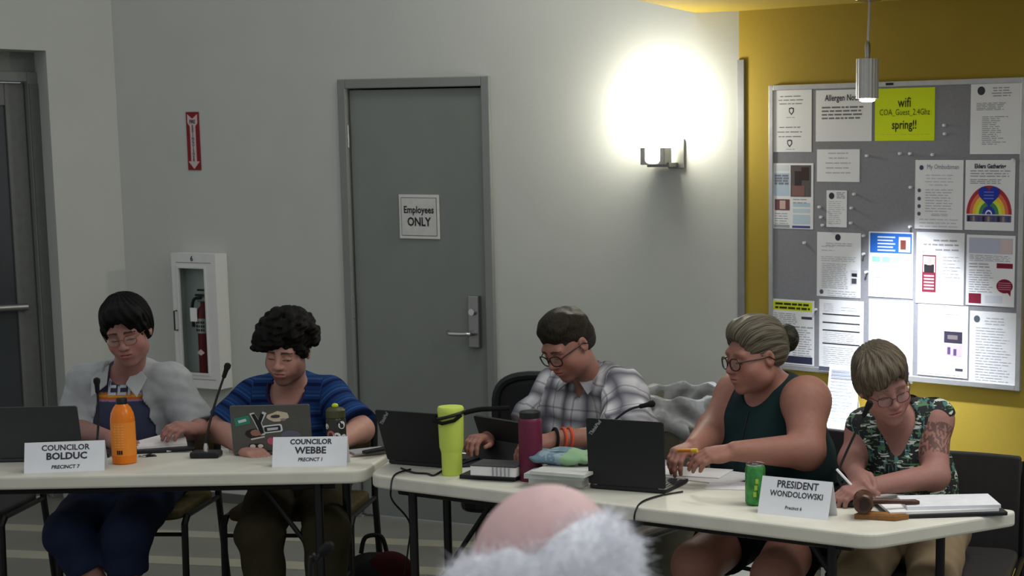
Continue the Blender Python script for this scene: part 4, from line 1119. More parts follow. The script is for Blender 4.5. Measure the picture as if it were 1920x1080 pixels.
def soft_band(src, per, c, w):
    fr_ = nmath(nt, 'FRACT', nmath(nt, 'MULTIPLY', src, 1/per)); dd = nmath(nt, 'ABSOLUTE', nmath(nt, 'SUBTRACT', fr_, c))
    return nmath(nt, 'SUBTRACT', 1.0, nmath(nt, 'SMOOTH_MIN', nmath(nt, 'MULTIPLY', dd, 1/w), 1.0, .3))
cc = nmix(nt, 0.0, lin((206,206,208)), lin((0,0,0)))
for (src, per, c, w, rgb, st) in ((au.outputs['Fac'],.10,.5,.30,(84,84,94),.92),(av.outputs['Fac'],.10,.5,.30,(84,84,94),.92),(au.outputs['Fac'],.10,.88,.05,(60,60,72),.6),(av.outputs['Fac'],.10,.88,.05,(60,60,72),.6)):
    cc = nmix(nt, nmath(nt, 'MULTIPLY', nmath(nt, 'MAXIMUM', soft_band(src, per, c, w), 0.0), st), cc, lin(rgb))
nt.links.new(cc, b.inputs['Base Color']); b.inputs['Roughness'].default_value = .9; b.inputs['Specular IOR Level'].default_value = .1
v, q = S.mesh(); me = np_mesh('plaid_shirt', v, q, p.base); u_, s_ = arm_coord(p, v); set_float(me, u_+2, 'su'); set_float(me, s_, 'sv')
sh_ = link('plaid_shirt', me, m, p.o); sh_['label'] = 'grey and white plaid short-sleeved shirt'
for sx, dz in ((-1,0),(1,0)):
    mb = MB(); n0 = p.neck - p.base; f = p.fwd; l = p.left*sx; up = np.array((0,0,1.0))
    a_ = n0 + l*.055 + f*.005 + up*.055; b_ = n0 + l*.085 + f*.0 + up*.020; c_ = n0 + l*.07 + f*.115 - up*.045; d_ = n0 + l*.022 + f*.10 - up*.005
    nn = f*.004 + up*.005
    mb.hexa([a_,b_,c_,d_],[a_+nn,b_+nn,c_+nn,d_+nn]); mb.build('collar', cloth('grey_collar', (150,150,156)), sh_, bevel=.002)
t0 = p.wrL + (p.elL-p.wrL)*.10; dirw = (p.elL-p.wrL)/np.linalg.norm(p.elL-p.wrL)
for off, rgb, nm in ((.0,(206,90,64),'wristband'),(.022,(206,90,64),'wristband'),(-.03,(30,28,30),'beaded_bracelet')):
    c = t0 + dirw*off; a1 = np.cross(dirw, (0,0,1)); a1 /= np.linalg.norm(a1); a2 = np.cross(dirw, a1)
    MB().tube([tuple(c + (a1*math.cos(2*math.pi*k/24)+a2*math.sin(2*math.pi*k/24))*.0335 - p.base) for k in range(24)], .0055, 6, close=True).build(nm, cloth('band_%d' % rgb[0], rgb), p.o, smooth=True)
trousers(p, cloth('charcoal_twill', (44,44,46)), 'trousers')
shoes(p, _M['black_shoe'])

# ------------------------------------------------------------------ person in dark green sleeveless top
p = Person('person with grey-blond hair in a bun, glasses and dark green sleeveless top',
    H=(1417,668,5.33), yaw=-56, pitch=9, roll=0, neck=(1452,722,5.42), shR=(1384,742,5.56), shL=(1512,752,5.26),
    elR=(1338,808,5.44), elL=(1512,846,5.15), wrR=(1300,838,5.20), wrL=(1378,846,5.02), byaw=-42, pel=(.13,5.58,.57), hs=0.98, bulk=1.32, arm=1.42, depth=1.25)
P4 = p
legs_of(p, (-.20,5.12,.46), (.06,4.98,.46), (-.16,5.14,.09), (.06,5.02,.09))
p.body(lc(194,146,126), lc(166,106,98), lc(120,92,70), hands=[(p.wrL, J((1298,858,4.98))-p.wrL, (-.1,-.45,.9), 1, dict(curl=(20,30,25), sc=1.0)), (p.wrR, J((1262,852,5.10))-p.wrR, (-.25,-.5,.85), -1, dict(curl=(45,35,20), sc=1.0))],
    head_kw=dict(full=.008, jaw=1.05), hair_kw=dict(flush=(.05,-.01,-.01), browh=.0032), neck_r=.064, legr=(.095,.080,.074,.050))
def h4(S, F):
    r = F.sc
    S.ell(F(0,.016,.048), np.array((.086,.108,.096))*r, .01, 'u', F.R); S.ell(F(0,-.02,.095), np.array((.07,.075,.046))*r, .03, 'u', F.R)
    S.ell(F(0,.055,.01), np.array((.076,.066,.066))*r, .03, 'u', F.R)
    S.ell(F(0,-.145,.006), np.array((.10,.092,.092))*r, .008, 's', F.R)
    S.ell(F(0,-.07,-.085), np.array((.12,.10,.096))*r, .012, 's', F.R)
    for sx in (-1,1): S.ell(F(sx*.09,-.002,-.008), np.array((.03,.026,.036))*r, .006, 's', F.R)
    S.ell(F(0,.03,-.115), np.array((.12,.1,.07))*r, .02, 's', F.R)
w_ = sines(61, 90.0)
p.hair(h4, hair_mat('grey_blond_hair', (46,42,34), (118,111,95), scale=(55,8,1.2)), disp=lambda q: .0014*np.sin(np.arctan2(q[:,0], q[:,2]+.02)*26+q[:,1]*12) + .005*w_(q)*(q[:,2]>.06), flow='back')
def h4b(S, F):
    r = F.sc
    S.ell(F(0.01,.132,.036), np.array((.044,.040,.048))*r, .01, 'u', F.R); S.ell(F(-.012,.120,.0), np.array((.026,.026,.03))*r, .012, 'u', F.R); S.ell(F(.0,.10,.055), np.array((.03,.03,.03))*r, .012, 'u', F.R)
w_ = sines(63, 160.0)
p.hair(h4b, hair_mat('dark_hair_tie', (26,26,22), (58,56,46), scale=(30,30,20)), disp=lambda q: .004*w_(q), ext=.19, name='hair_bun')
p.glasses(mat('brown_acetate', (46,26,22), 0.35), r=.023, ry=.0205, th=.0026, sq=2.3, z=-.002)
S = Field(*p.grid_cloth(.50, p.neck[2]+.08)); p.torso(S, .012, shoulders=False)
S.ell(p.chest_c + p.fwd*.05 - np.array((0,0,.05)), np.array((.155,.10,.10)), .06, 'u', p.B.R)
S.ell(p.neck + p.fwd*.075 + np.array((0,0,.03)), np.array((.072,.13,.098)), .008, 's', p.B.R)
for sh in (p.shR, p.shL): S.ell(sh + (sh-p.mid)*.25, np.array((.085,.085,.12)), .01, 's', p.B.R)
S.half((0,0,.665),(0,0,-1))
w1_ = sines(71, 30.0); S.disp(lambda q: .006*w1_(q))
top = p.child('sleeveless_top', S, cloth('dark_green_jersey', (24,42,44)), label='dark green sleeveless top with short zip')
tv = p.last; bt = BVHTree.FromPolygons([tuple(x) for x in tv[0]], [tuple(x) for x in tv[1]])
zp = []
for k in range(14):
    o_ = Vector(p.neck + p.fwd*.5 - np.array((0,0,.075+.017*k))); h = bt.ray_cast(o_, -Vector(p.fwd), .8)
    if h[0]: zp.append(tuple(h[0]-Vector(p.base)))
if len(zp) > 3:
    MB().tube(zp, .0035, 6).build('zip', mat('zip_black', (14,16,18), .4), top, smooth=True)
trousers(p, cloth('black_shorts', (20,20,22)), 'shorts', r=(.105,.092,.08,.07), end=0)
shoes(p, _M['black_shoe'])

# ------------------------------------------------------------------ person in patterned blouse, writing
p = Person('person with short grey-brown hair in black patterned sleeveless blouse, writing with pen',
    H=(1656,722,4.90), yaw=16, pitch=17, roll=-15, neck=(1684,792,5.06), shR=(1622,806,5.10), shL=(1752,788,5.06),
    elR=(1598,862,5.06), elL=(1754,893,4.94), wrR=(1604,888,4.82), wrL=(1634,912,4.76), byaw=-10, pel=(.52,5.26,.57), hs=0.93, bulk=1.0, arm=1.0)
P5 = p
legs_of(p, (.30,4.84,.46), (.54,4.80,.46), (.30,4.90,.09), (.54,4.86,.09))
def tattoo(c, v):
    ab = p.elL-p.shL; L = np.linalg.norm(ab); d = ab/L; t = (v-p.shL)@d
    rel = (v-p.shL) - t[:,None]*d; rr = np.linalg.norm(rel, axis=1); front = rel@np.array((-.1,-1,.2))
    n1 = sines(81, 420.0)(v); n2 = sines(82, 260.0)(v)
    m = (t > .035) & (t < .135) & (rr < .075) & (front > -.005) & ((v-p.shL)@p.left > -.045) & ((n1 > .02) | (n2 > .18))
    c[m] = c[m]*.40 + lc(44,46,42)*.3; return c
p.body(lc(196,152,138), lc(172,104,96), lc(110,88,74), hands=[(p.wrR, J((1612,926,4.71))-p.wrR, (-.75,-.45,.5), -1, dict(curl=(50,45,30), sc=.95, tcurl=.5)), (p.wrL, (-.9,-.35,-.15), (.0,-.3,.95), 1, dict(curl=(30,40,30), sc=.92))],
    hair_kw=dict(flush=(.05,-.01,-.005), browh=.0035), head_kw=dict(jaw=.95), col_fn=tattoo, neck_r=.050)
def h5(S, F):
    r = F.sc
    S.ell(F(0,.014,.052), np.array((.092,.110,.098))*r, .01, 'u', F.R); S.ell(F(-.015,-.055,.082), np.array((.078,.058,.05))*r, .03, 'u', F.R)
    S.ell(F(0,.04,.0), np.array((.086,.07,.07))*r, .03, 'u', F.R)
    S.ell(F(.030,-.138,-.004), np.array((.074,.085,.082))*r, .008, 's', F.R)
    S.ell(F(.0,-.07,-.095), np.array((.13,.10,.09))*r, .012, 's', F.R)
    S.ell(F(0,.04,-.13), np.array((.12,.1,.07))*r, .02, 's', F.R)
    for x,z0,z1 in ((-.052,.07,.026),(-.035,.08,.040),(-.015,.085,.050),(.01,.09,.060),(-.07,.05,-.002),(-.08,.03,-.02)):
        S.cap(F(x,-.085+abs(x)*.5,z0), F(x+.014,-.104+abs(x)*.75,z1), .012*r, .004*r, .008)
w_ = sines(91, 90.0)
p.hair(h5, hair_mat('ash_brown_hair', (58,50,40), (112,102,86), scale=(40,20,3)), disp=lambda q: .0025*np.sin(np.arctan2(q[:,0]+.03, -q[:,1]+.03)*24+q[:,2]*40)+.003*w_(q))
p.glasses(mat('rose_metal', (92,52,62), 0.35, metal=.5), r=.023, ry=.017, th=.0014, sq=2.8, z=-.003)
for sx in (1,):
    MB().ball(tuple(p.F(sx*.084,-.002,-.036)-p.base), .0055, 8).build('earring', mat('pearl', (225,222,215), .3, var=0), p.o, smooth=True)
S = Field(*p.grid_cloth(.50, p.neck[2]+.08)); p.torso(S, .014, shoulders=False)
for sh in (p.shR, p.shL): S.cap(p.neck-np.array((0,0,.03)), sh + (sh-p.mid)*.04 + np.array((0,0,.010)), .052, .062, .04)
S.ell(p.neck + p.fwd*.075 + np.array((0,0,.03)), np.array((.058,.125,.085)), .008, 's', p.B.R)
S.ell(p.neck + p.fwd*.115 + np.array((0,0,-.045)), np.array((.034,.08,.066)), .03, 's', p.B.R)
for sh in (p.shR, p.shL): S.ell(sh + (sh-p.mid)*.62 - np.array((0,0,.075)), np.array((.062,.08,.085)), .01, 's', p.B.R)
w1_ = sines(95, 34.0); S.disp(lambda q: .007*w1_(q))
m = bpy.data.materials.new('leaf_print_blouse'); m.use_nodes = True; nt = m.node_tree; b = nt.nodes['Principled BSDF']
tc = nt.nodes.new('ShaderNodeTexCoord')
def streak(rot, sc_, th_):
    mp = nt.nodes.new('ShaderNodeMapping'); mp.inputs['Rotation'].default_value = rot; mp.inputs['Scale'].default_value = sc_
    nt.links.new(tc.outputs['Object'], mp.inputs['Vector'])
    n = nt.nodes.new('ShaderNodeTexNoise'); n.inputs['Scale'].default_value = 1.0; n.inputs['Detail'].default_value = 2; n.inputs['Distortion'].default_value = .6
    nt.links.new(mp.outputs[0], n.inputs['Vector']); return nmath(nt, 'GREATER_THAN', n.outputs['Fac'], th_)
cc = nmix(nt, streak((0,.7,.3), (80,26,24), .58), lin((14,18,20)), lin((64,110,104)))
cc = nmix(nt, streak((0,-.6,.2), (24,26,90), .59), cc, lin((188,196,186)))
cc = nmix(nt, streak((0,.9,.1), (26,26,100), .61), cc, lin((80,120,80)))
nt.links.new(cc, b.inputs['Base Color']); b.inputs['Roughness'].default_value = .8
p.child('patterned_blouse', S, m, label='black blouse with white and green leaf streaks')
trousers(p, cloth('beige_twill', (132,116,92)), 'trousers')
shoes(p, _M['black_shoe'])

# ------------------------------------------------------------------ audience member in the foreground, seen from behind
hx = aty(1026, 1136, 1.62)
class Aud: pass
p = Person('bald white-haired audience member seen from behind in the foreground', H=(1026,1136,1.62), yaw=172, pitch=4, roll=-3,
   neck=(1026,1370,1.58), shR=(1400,1450,1.56), shL=(650,1450,1.56), elR=(1500,1900,1.62), elL=(560,1900,1.62), wrR=(1250,2000,1.82), wrL=(800,2000,1.82), byaw=176, pel=(hx.x,1.50,.70), hs=0.99, bulk=1.15, arm=1.15, group='audience')
P6 = p; p.skinf = np.array((.95,.90,.92))
legs_of(p, (hx.x+.12,1.95,.60), (hx.x-.12,1.95,.60), (hx.x+.13,1.92,.09), (hx.x-.13,1.92,.09))
p.body(lc(208,178,174), lc(170,110,100), lc(220,220,220), hands=[(p.wrR,(-.5,.8,0),(0,0,1),1,dict()),(p.wrL,(.5,.8,0),(0,0,1),-1,dict())], hair_kw=dict(flush=(.03,-.01,-.01)))
def h6(S, F):
    r = F.sc
    S.ell(F(0,.022,.018), np.array((.093,.108,.092))*r, .01, 'u', F.R); S.ell(F(0,.06,-.02), np.array((.080,.066,.075))*r, .03, 'u', F.R)
    S.ell(F(.036,-.02,.112), np.array((.080,.120,.092))*r, .02, 's', F.R)
    S.ell(F(-.058,.035,.055), np.array((.030,.060,.050))*r, .03, 'u', F.R)
    S.ell(F(0,-.10,-.02), np.array((.12,.09,.14))*r, .015, 's', F.R)
    S.ell(F(0,.02,-.13), np.array((.13,.12,.07))*r, .02, 's', F.R)
w_ = sines(101, 60.0); w2_ = sines(102, 150.0)
WHH = mat('white_hair', (238,239,244), .8, var=.06, vscale=50, bump=.5, bscale=160, spec=.2)
hh = p.hair(h6, WHH, disp=lambda q: .005*w_(q)+.003*w2_(q))
# wisps: fine tapered locks standing off the hair
vv = np.array([x.co for x in hh.data.vertices]); nn = np.array([x.normal for x in hh.data.vertices])
rd = np.random.RandomState(5); ids = rd.choice(len(vv), 9000, replace=True)
mv = []; mf = []
for i in ids:
    a = vv[i]; n = nn[i] + rd.randn(3)*.55; n /= np.linalg.norm(n); L = rd.uniform(.006,.018); t = np.cross(n, rd.randn(3)); t /= np.linalg.norm(t); t2 = np.cross(n, t)
    w = .00045; k0 = len(mv); bnd = (rd.randn(3)*.4 + np.array((0,0,-.3)))*L
    for pt, ww in ((a-n*.003, w), (a+n*L*.6+bnd*.3, w*.8), (a+n*L+bnd, w*.2)):
        for ang in range(3): mv.append(tuple(pt + (t*math.cos(2.094*ang)+t2*math.sin(2.094*ang))*ww))
    for s_ in range(2):
        for e in range(3): mf.append((k0+s_*3+e, k0+s_*3+(e+1)%3, k0+s_*3+3+(e+1)%3, k0+s_*3+3+e))
wm = bpy.data.meshes.new('hair_wisps'); wm.from_pydata(mv, [], mf); wm.update()
wo = link('hair_wisps', wm, WHH, p.o); wo['kind'] = 'stuff'
S = Field(*p.grid_cloth(.60, p.neck[2]+.06, .008)); p.torso(S, .02)
for sh, el in ((p.shR,p.elR),(p.shL,p.elL)): p.sleeve(S, sh, el, .95, .075, .07)
p.child('polo_shirt', S, cloth('navy_polo', (50,58,76)))
trousers(p, _M['charcoal_twill'], 'trousers')
shoes(p, _M['black_shoe'])
# ================================================================== tables
TZ = 0.74
topm = mat('table_plastic', (206,204,190), 0.5, var=.05, vscale=9, bump=.10, bscale=500)
def table(name, label, corners, legs_px, th=.046):
    c = sum((Vector((p[0],p[1],0)) for p in corners), Vector())/4
    t = empty(name, (c.x,c.y,0), 0, label, 'table')
    poly = round_poly([(p[0]-c.x, p[1]-c.y) for p in corners], .055)
    MB().prism(poly, TZ-th, TZ).build('table_top', topm, t, bevel=.009, seg=3)
    A, B, Cc, D = [Vector((p[0]-c.x, p[1]-c.y, 0)) for p in corners]      # FL FR BR BL
    for s in (0.09, 0.91):
        f = A.lerp(B, s); b = D.lerp(Cc, s); f2 = f.lerp(b, .10); b2 = f.lerp(b, .88)
        for q in (f2, b2):
            MB().tube([(q.x,q.y,TZ-th), (q.x,q.y,.012), (q.x,q.y,.0)], [.0145,.0145,.017], 10).build('leg', BLACKM, t, smooth=True)
        MB().tube([(f2.x,f2.y,.30),(b2.x,b2.y,.30)], .010, 8).build('leg_crossbar', BLACKM, t, smooth=True)
        mid = f2.lerp(b2, .5); m2 = A.lerp(B, .5).lerp(D.lerp(Cc,.5), .5); e = mid.lerp(m2, .35)
        MB().tube([(mid.x,mid.y,.30),(e.x,e.y,TZ-th-.005)], .009, 8).build('leg_brace', BLACKM, t, smooth=True)
    m = MB()
    for u in (.12,.88):
        a = A.lerp(D, u); b = B.lerp(Cc, u); a2 = a.lerp(b,.06); b2 = a.lerp(b,.94)
        MB().tube([(a2.x,a2.y,TZ-th-.012),(b2.x,b2.y,TZ-th-.012)], .012, 8).build('side_rail', BLACKM, t, smooth=True)
    return t
lFR = atz(682,882); lBR = atz(742,842); lFL0 = atz(0,894); dl = (lFL0-lFR); dl.z = 0; dl.normalize()
lFL = lFR + dl*1.83; bk = (lBR-lFR)
table('folding_table', 'long cream plastic folding table at left with two nameplates', [lFL, lFR, lBR, lFL+Vector((bk.x*0+.0, bk.y+.02, 0))], None)
rFL = atz(692,889); rFR = atz(1632,1003); rBR = atz(1918,957); rBL = atz(757,843)
rBL.x = max(rBL.x, lBR.x+.02)
table('folding_table', 'long cream plastic folding table at right with gavel and tumblers', [rFL, rFR, rBR, rBL], None)

def on_edge(pxa, pya, pxb, pyb, z=TZ):
    """base line seen from pixel a to pixel b on the table: centre, yaw, length"""
    a = atz(pxa,pya,z); b = atz(pxb,pyb,z); d = b-a
    return (a+b)/2, math.atan2(d.y,d.x), d.length

# ------------------------------------------------------------------ nameplates
def nameplate(base, h_px_top, label, lines, sl=.105):
    c, a, L = on_edge(*base)
    hh = sl*.93; dy = .036
    o = empty('name_card', c, a, label, 'name card', 'folded name cards on the tables')
    w = L/2; t = .0012
    m = MB(); 
    m.hexa([(-w,0,0),(w,0,0),(w,t,0),(-w,t,0)], [(-w,dy,hh),(w,dy,hh),(w,dy+t,hh),(-w,dy+t,hh)]); m.build('front_panel', mat('card_white', (226,228,232), .8, var=.02), o)
    m = MB(); m.hexa([(-w,2*dy,0),(w,2*dy,0),(w,2*dy+t,0),(-w,2*dy+t,0)], [(-w,dy,hh),(w,dy,hh),(w,dy+t,hh),(-w,dy+t,hh)]); m.build('back_panel', _M['card_white'], o)
    tilt = math.atan2(dy, hh)
    for (s, u, v, size, bold, sh, xs) in lines:
        z = hh*v; y = dy*v - .0012
        text(s, size, mat('card_ink', (52,54,62), .8, var=0), o, (u*w, y, z), rot=(-tilt,0,0), bold=bold, shear=sh, xs=xs)
    return o
nameplate((45,888,196,882), 0, 'white name card reading COUNCILOR BOLDUC', [('COUNCILOR',.02,.80,.027,.0005,0,.95),('BOLDUC',.05,.52,.032,.0010,0,1.0),('PRECINCT 7',.02,.17,.017,.0004,.15,.95)])
nameplate((510,876,650,874), 0, 'white name card reading COUNCILOR WEBBE', [('COUNCILOR',.02,.83,.025,.0007,0,.95),('WEBBE',.02,.54,.033,.0008,0,1.0),('PRECINCT 1',.02,.24,.017,.0004,.15,.9)])
nameplate((1420,962,1552,976), 0, 'white name card reading PRESIDENT WONDOLOWSKI', [('PRESIDENT',.04,.82,.030,.0006,0,.9),('WONDOLOWSKI',.04,.57,.024,.0005,0,.9),('Precinct 6',0,.22,.014,.0003,.1,.95)], sl=.115)

# ------------------------------------------------------------------ laptops
def laptop(c, yaw, w, d, h, lean, lidm, label, logo=None, th=.011, keym=None):
    o = empty('laptop', c, yaw, label, 'laptop', 'laptops on the tables')
    MB().prism(rrect(-w/2,w/2,0,d,.01), .003, .003+th).build('base', lidm, o, bevel=.002)
    for sx in (-1,1):
        for yy in (.02, d-.02): MB().lathe([(.007,0),(.007,.004)], 10, (sx*(w/2-.02),yy,0)).build('foot', BLACKP, o)
    MB().box(-w/2+.015,w/2-.015,.03,d*.55,.003+th,.0045+th).build('key_well', BLACKP, o)
    kb = MB()
    for r in range(5):
        for k in range(13):
            x = -w/2+.02+k*(w-.04)/13; y = .034+r*(d*.55-.036)/5; kb.box(x, x+(w-.04)/13-.003, y, y+(d*.55-.036)/5-.003, .0045+th, .0065+th)
    kk = kb.build('keyboard', keym or BLACKP, o); kk['kind'] = 'stuff'
    MB().box(-.05,.05,d*.62,d-.015,.003+th,.0036+th).build('trackpad', BLACKP, o)
    q = MB().xprism([(x,z) for x,z in rrect(-w/2,w/2,0,h,.008)], -.0065, .0).mesh('lid')
    R = Matrix.Translation((0,.004,.006+th)) @ Matrix.Rotation(lean, 4, 'X')
    q.transform(R); lid = link('lid', q, lidm, o); bv = lid.modifiers.new('bevel','BEVEL'); bv.width = .002; bv.segments = 2; bv.limit_method = 'ANGLE'
    sm = MB().box(-w/2+.008,w/2-.008,.0,.0008,.014,h-.008).mesh('screen'); sm.transform(R)
    link('screen', sm, mat('dark_screen', (40,44,50), .2, var=0), lid)
    MB().tube([(-w/2+.03,.004,.006+th),(w/2-.03,.004,.006+th)], .006, 8).build('hinge', BLACKP, o, smooth=True)
    o['_'] = 0; del o['_']
    return o, lid, R
def lid_mark(lid, R, me, x, z, rot=0.0, m=None, name='lettering', y=-.0072):
    me.transform(R @ Matrix.Translation((x, y, z)) @ Matrix.Rotation(rot, 4, 'Y')); return link(name, me, m, lid)
GRL = mat('dark_grey_lid', (52,55,56), .5, var=.03); BLL = mat('matt_black_lid', (26,28,29), .55, var=.04)
c, a, L = on_edge(-16,868,158,864)
laptop(c, a, .305, .21, .190, math.radians(14), GRL, 'dark grey laptop at the far left end of the left table')
c, a, L = on_edge(441,855,584,851)
o, lid, R = laptop(c, a, .272, .20, .175, math.radians(14), mat('space_grey', (92,92,90), .4, metal=.5), 'grey laptop with colourful stickers on its lid')
def blob(pts, th=.0006): 
    return MB().xprism(pts, -th, 0).mesh('sticker')
def poly(n, r, seed=0, j=.15, sx=1, sz=1):
    rd = random.Random(seed); return [(sx*r*(1+j*(rd.random()-.5))*math.cos(2*math.pi*k/n), sz*r*(1+j*(rd.random()-.5))*math.sin(2*math.pi*k/n)) for k in range(n)]
W2 = .272; H2_ = .175
def SP(px, py): return ((px-512)/ (152/W2), (855-py)/(86/H2_))
def sticker(pxy, pts, rgb, rot=0, lvl=0): 
    x, z = SP(*pxy); o_ = lid_mark(lid, R, blob(pts), x, z, rot, pm(rgb), 'sticker', y=-.0067-.0007*lvl); return o_
sticker((458,797), [(-.028,-.014),(.024,-.016),(.028,.014),(-.024,.016)], (52,130,110), -.25)
lid_mark(lid, R, blob([(-.014,-.005),(.014,-.005),(.014,.005),(-.014,.005)]), *SP(458,797), -.25, pm((190,214,204)), 'sticker_print', y=-.0074)
Y_ = [(-.006,-.045),(.006,-.045),(.008,-.005),(.028,.022),(.020,.030),(.003,.008),(-.002,.034),(-.014,.034),(-.010,.004)]
sticker((488,800), [(x*1.35,z*1.15) for x,z in Y_], (206,206,204), -.25); sticker((488,800), Y_, (30,32,36), -.25, 1)
sticker((527,790), poly(12,.030,3,.3,1.25,.62), (196,186,160), -.1); sticker((522,790), poly(8,.014,4,.3,1.2,.5), (60,58,60), -.1, 1); sticker((536,796), poly(7,.010,8,.3,1.0,.5), (150,120,150), 0, 1)
sticker((478,822), poly(10,.026,5,.2,1.1,.75), (44,36,34), 0); sticker((482,820), poly(8,.018,6,.3,1.1,.7), (150,108,92), 0, 1); sticker((484,831), [(-.022,-.003),(.026,.002),(.026,.007),(-.022,.003)], (206,196,190), -.1, 1)
sticker((514,813), rrect(-.034,.034,-.015,.015,.008), (214,214,212), -.1); sticker((514,813), rrect(-.028,.028,-.010,.010,.005), (40,44,48), -.1, 1); sticker((514,813), [(-.018,-.005),(.018,-.005),(.02,.004),(-.018,.005)], (186,190,192), -.1, 2)
sticker((481,845), rrect(-.026,.026,-.009,.009,.008), (40,34,36), 0); 
for dx in (-7,8): sticker((481+dx,845), poly(10,.009,2,.0,1.1,.8), (206,200,198), 0, 1)
sticker((548,826), poly(16,.026,7,.05,1.3,.7), (96,98,112), 0); sticker((510,836), poly(14,.014,9,.05), (190,90,110), 0, 1)
c, a, L = on_edge(752,872,850,880)
o, lid, R = laptop(atz(790,875), a, .27, .20, .195, math.radians(20), BLL, 'black laptop behind the neon yellow tumbler')
def tp(lid, R, w, h): lid_mark(lid, R, text_mesh('ThinkPad', .016, bold=.0006), -w/2+.032, h-.03, math.radians(-52), pm((150,152,154)), y=-.0071)
tp(lid, R, .27, .195)
c, a, L = on_edge(1103,916,1250,927)
o, lid, R = laptop(c, a, .265, .195, .215, math.radians(4), BLL, 'black laptop on the right table beside the loose papers')
tp(lid, R, .265, .215)

# ------------------------------------------------------------------ gooseneck microphones
def mic(base, pts, label, yaw=0.0, head=.012, br=(.05,.032)):
    """pts: world points from the base to the head"""
    o = empty('gooseneck_microphone', base, yaw, label, 'microphone', 'gooseneck microphones')
    Mi = Matrix.Rotation(-yaw,3,'Z')
    P = [Mi @ (Vector(p)-Vector(base)) for p in pts]
    if br: 
        MB().prism(rrect(-br[0],br[0],-br[1],br[1],.008), 0, .022).build('base', BLACKP, o, bevel=.006)
        MB().lathe([(.010,.022),(.008,.04),(.005,.05)], 12, (P[0].x,P[0].y,0)).build('socket', CHROME, o, smooth=True)
        P[0].z = .045
    path = curve_pts(P, 6); MB().tube(path, .0042, 8).build('gooseneck', BLACKP, o, smooth=True)
    d = (path[-1]-path[-2]).normalized(); e = path[-1]
    MB().tube([e-d*.03, e-d*.026, e+d*.0, e+d*.012, e+d*.022, e+d*.027], [.004,.0075,.0085,head,head*.92,.004], 12).build('mic_head', mat('mic_foam', (16,16,17), .9, bump=.4, bscale=900), o, smooth=True)
    return o
b = atz(387,857); y0 = b.y
mic(b, [b+Vector((0,0,.03)), aty(388,815,y0), aty(402,760,y0+.03), aty(424,694,y0+.06)], 'black desk microphone between the two people at left, base in full view', yaw=.05)
b = atz(181,868); b.y += .05; b = atz(183,856)
mic(b, [b+Vector((0,0,.03)), aty(184,800,b.y+.02), aty(184,760,b.y+.03), aty(182,722,b.y+.03)], 'black desk microphone standing behind the orange bottle and left name card', yaw=.05)
b = atz(1150,905); b = Vector((b.x, b.y+.20, TZ)); 
b = atz(1112,878)
mic(b, [b+Vector((0,0,.03)), aty(1128,812,b.y), aty(1150,790,b.y), aty(1180,768,b.y), aty(1214,759,b.y)], 'black desk microphone arching above the right laptop', yaw=-.5, br=(.045,.03))
b = atz(1592,948)
mic(b, [b+Vector((-.01,.01,.03)), aty(1571,893,b.y+.02), aty(1586,850,b.y+.03), aty(1626,766,b.y+.02)], 'black desk microphone beside the gavel, in front of the writing person', yaw=-.15, br=(.042,.03), head=.011)

# ------------------------------------------------------------------ bottles and cups
b = atz(234,868); s = 1.0
o = empty('juice_bottle', b, 0, 'clear bottle of orange drink with black cap', 'bottle')
MB().lathe([(.036,0),(.040,.004),(.040,.155),(.037,.175),(.028,.195),(.018,.207),(.018,.212)], 28).build('drink', mat('orange_juice', (226,120,18), .25, var=.03), o, smooth=True)
MB().lathe([(.0185,.205),(.0185,.222),(.017,.226)], 20).build('cap', BLACKP, o, smooth=True)
MB().lathe([(.0405,.03),(.0405,.145)], 28).build('label_wrap', mat('bottle_label', (232,138,44), .5, var=.03), o, smooth=True)
m = MB(); rd = random.Random(3)
for k in range(9):
    a = -1.75+.19*rd.random(); 
    for j in range(3):
        aa = -2.0 + j*.3 + .05*rd.random(); z = .06+.009*k; r = .041
        m.hexa(*[[(r2*math.cos(t),r2*math.sin(t),zz) for t,r2 in ((aa,.0408),(aa+.22,.0408),(aa+.22,.0412),(aa,.0412))] for zz in (z,z+.003)])
k_ = m.build('print', mat('label_print', (240,164,86), .6), o); k_['kind'] = 'stuff'
m = MB(); 
for k in range(3):
    aa = -1.78+.17*k; m.hexa(*[[(r2*math.cos(t),r2*math.sin(t),zz) for t,r2 in ((aa,.0408),(aa+.12,.0408),(aa+.12,.0414),(aa,.0414))] for zz in (.036,.05)])
k_ = m.build('lettering', INK, o); k_['kind'] = 'stuff'
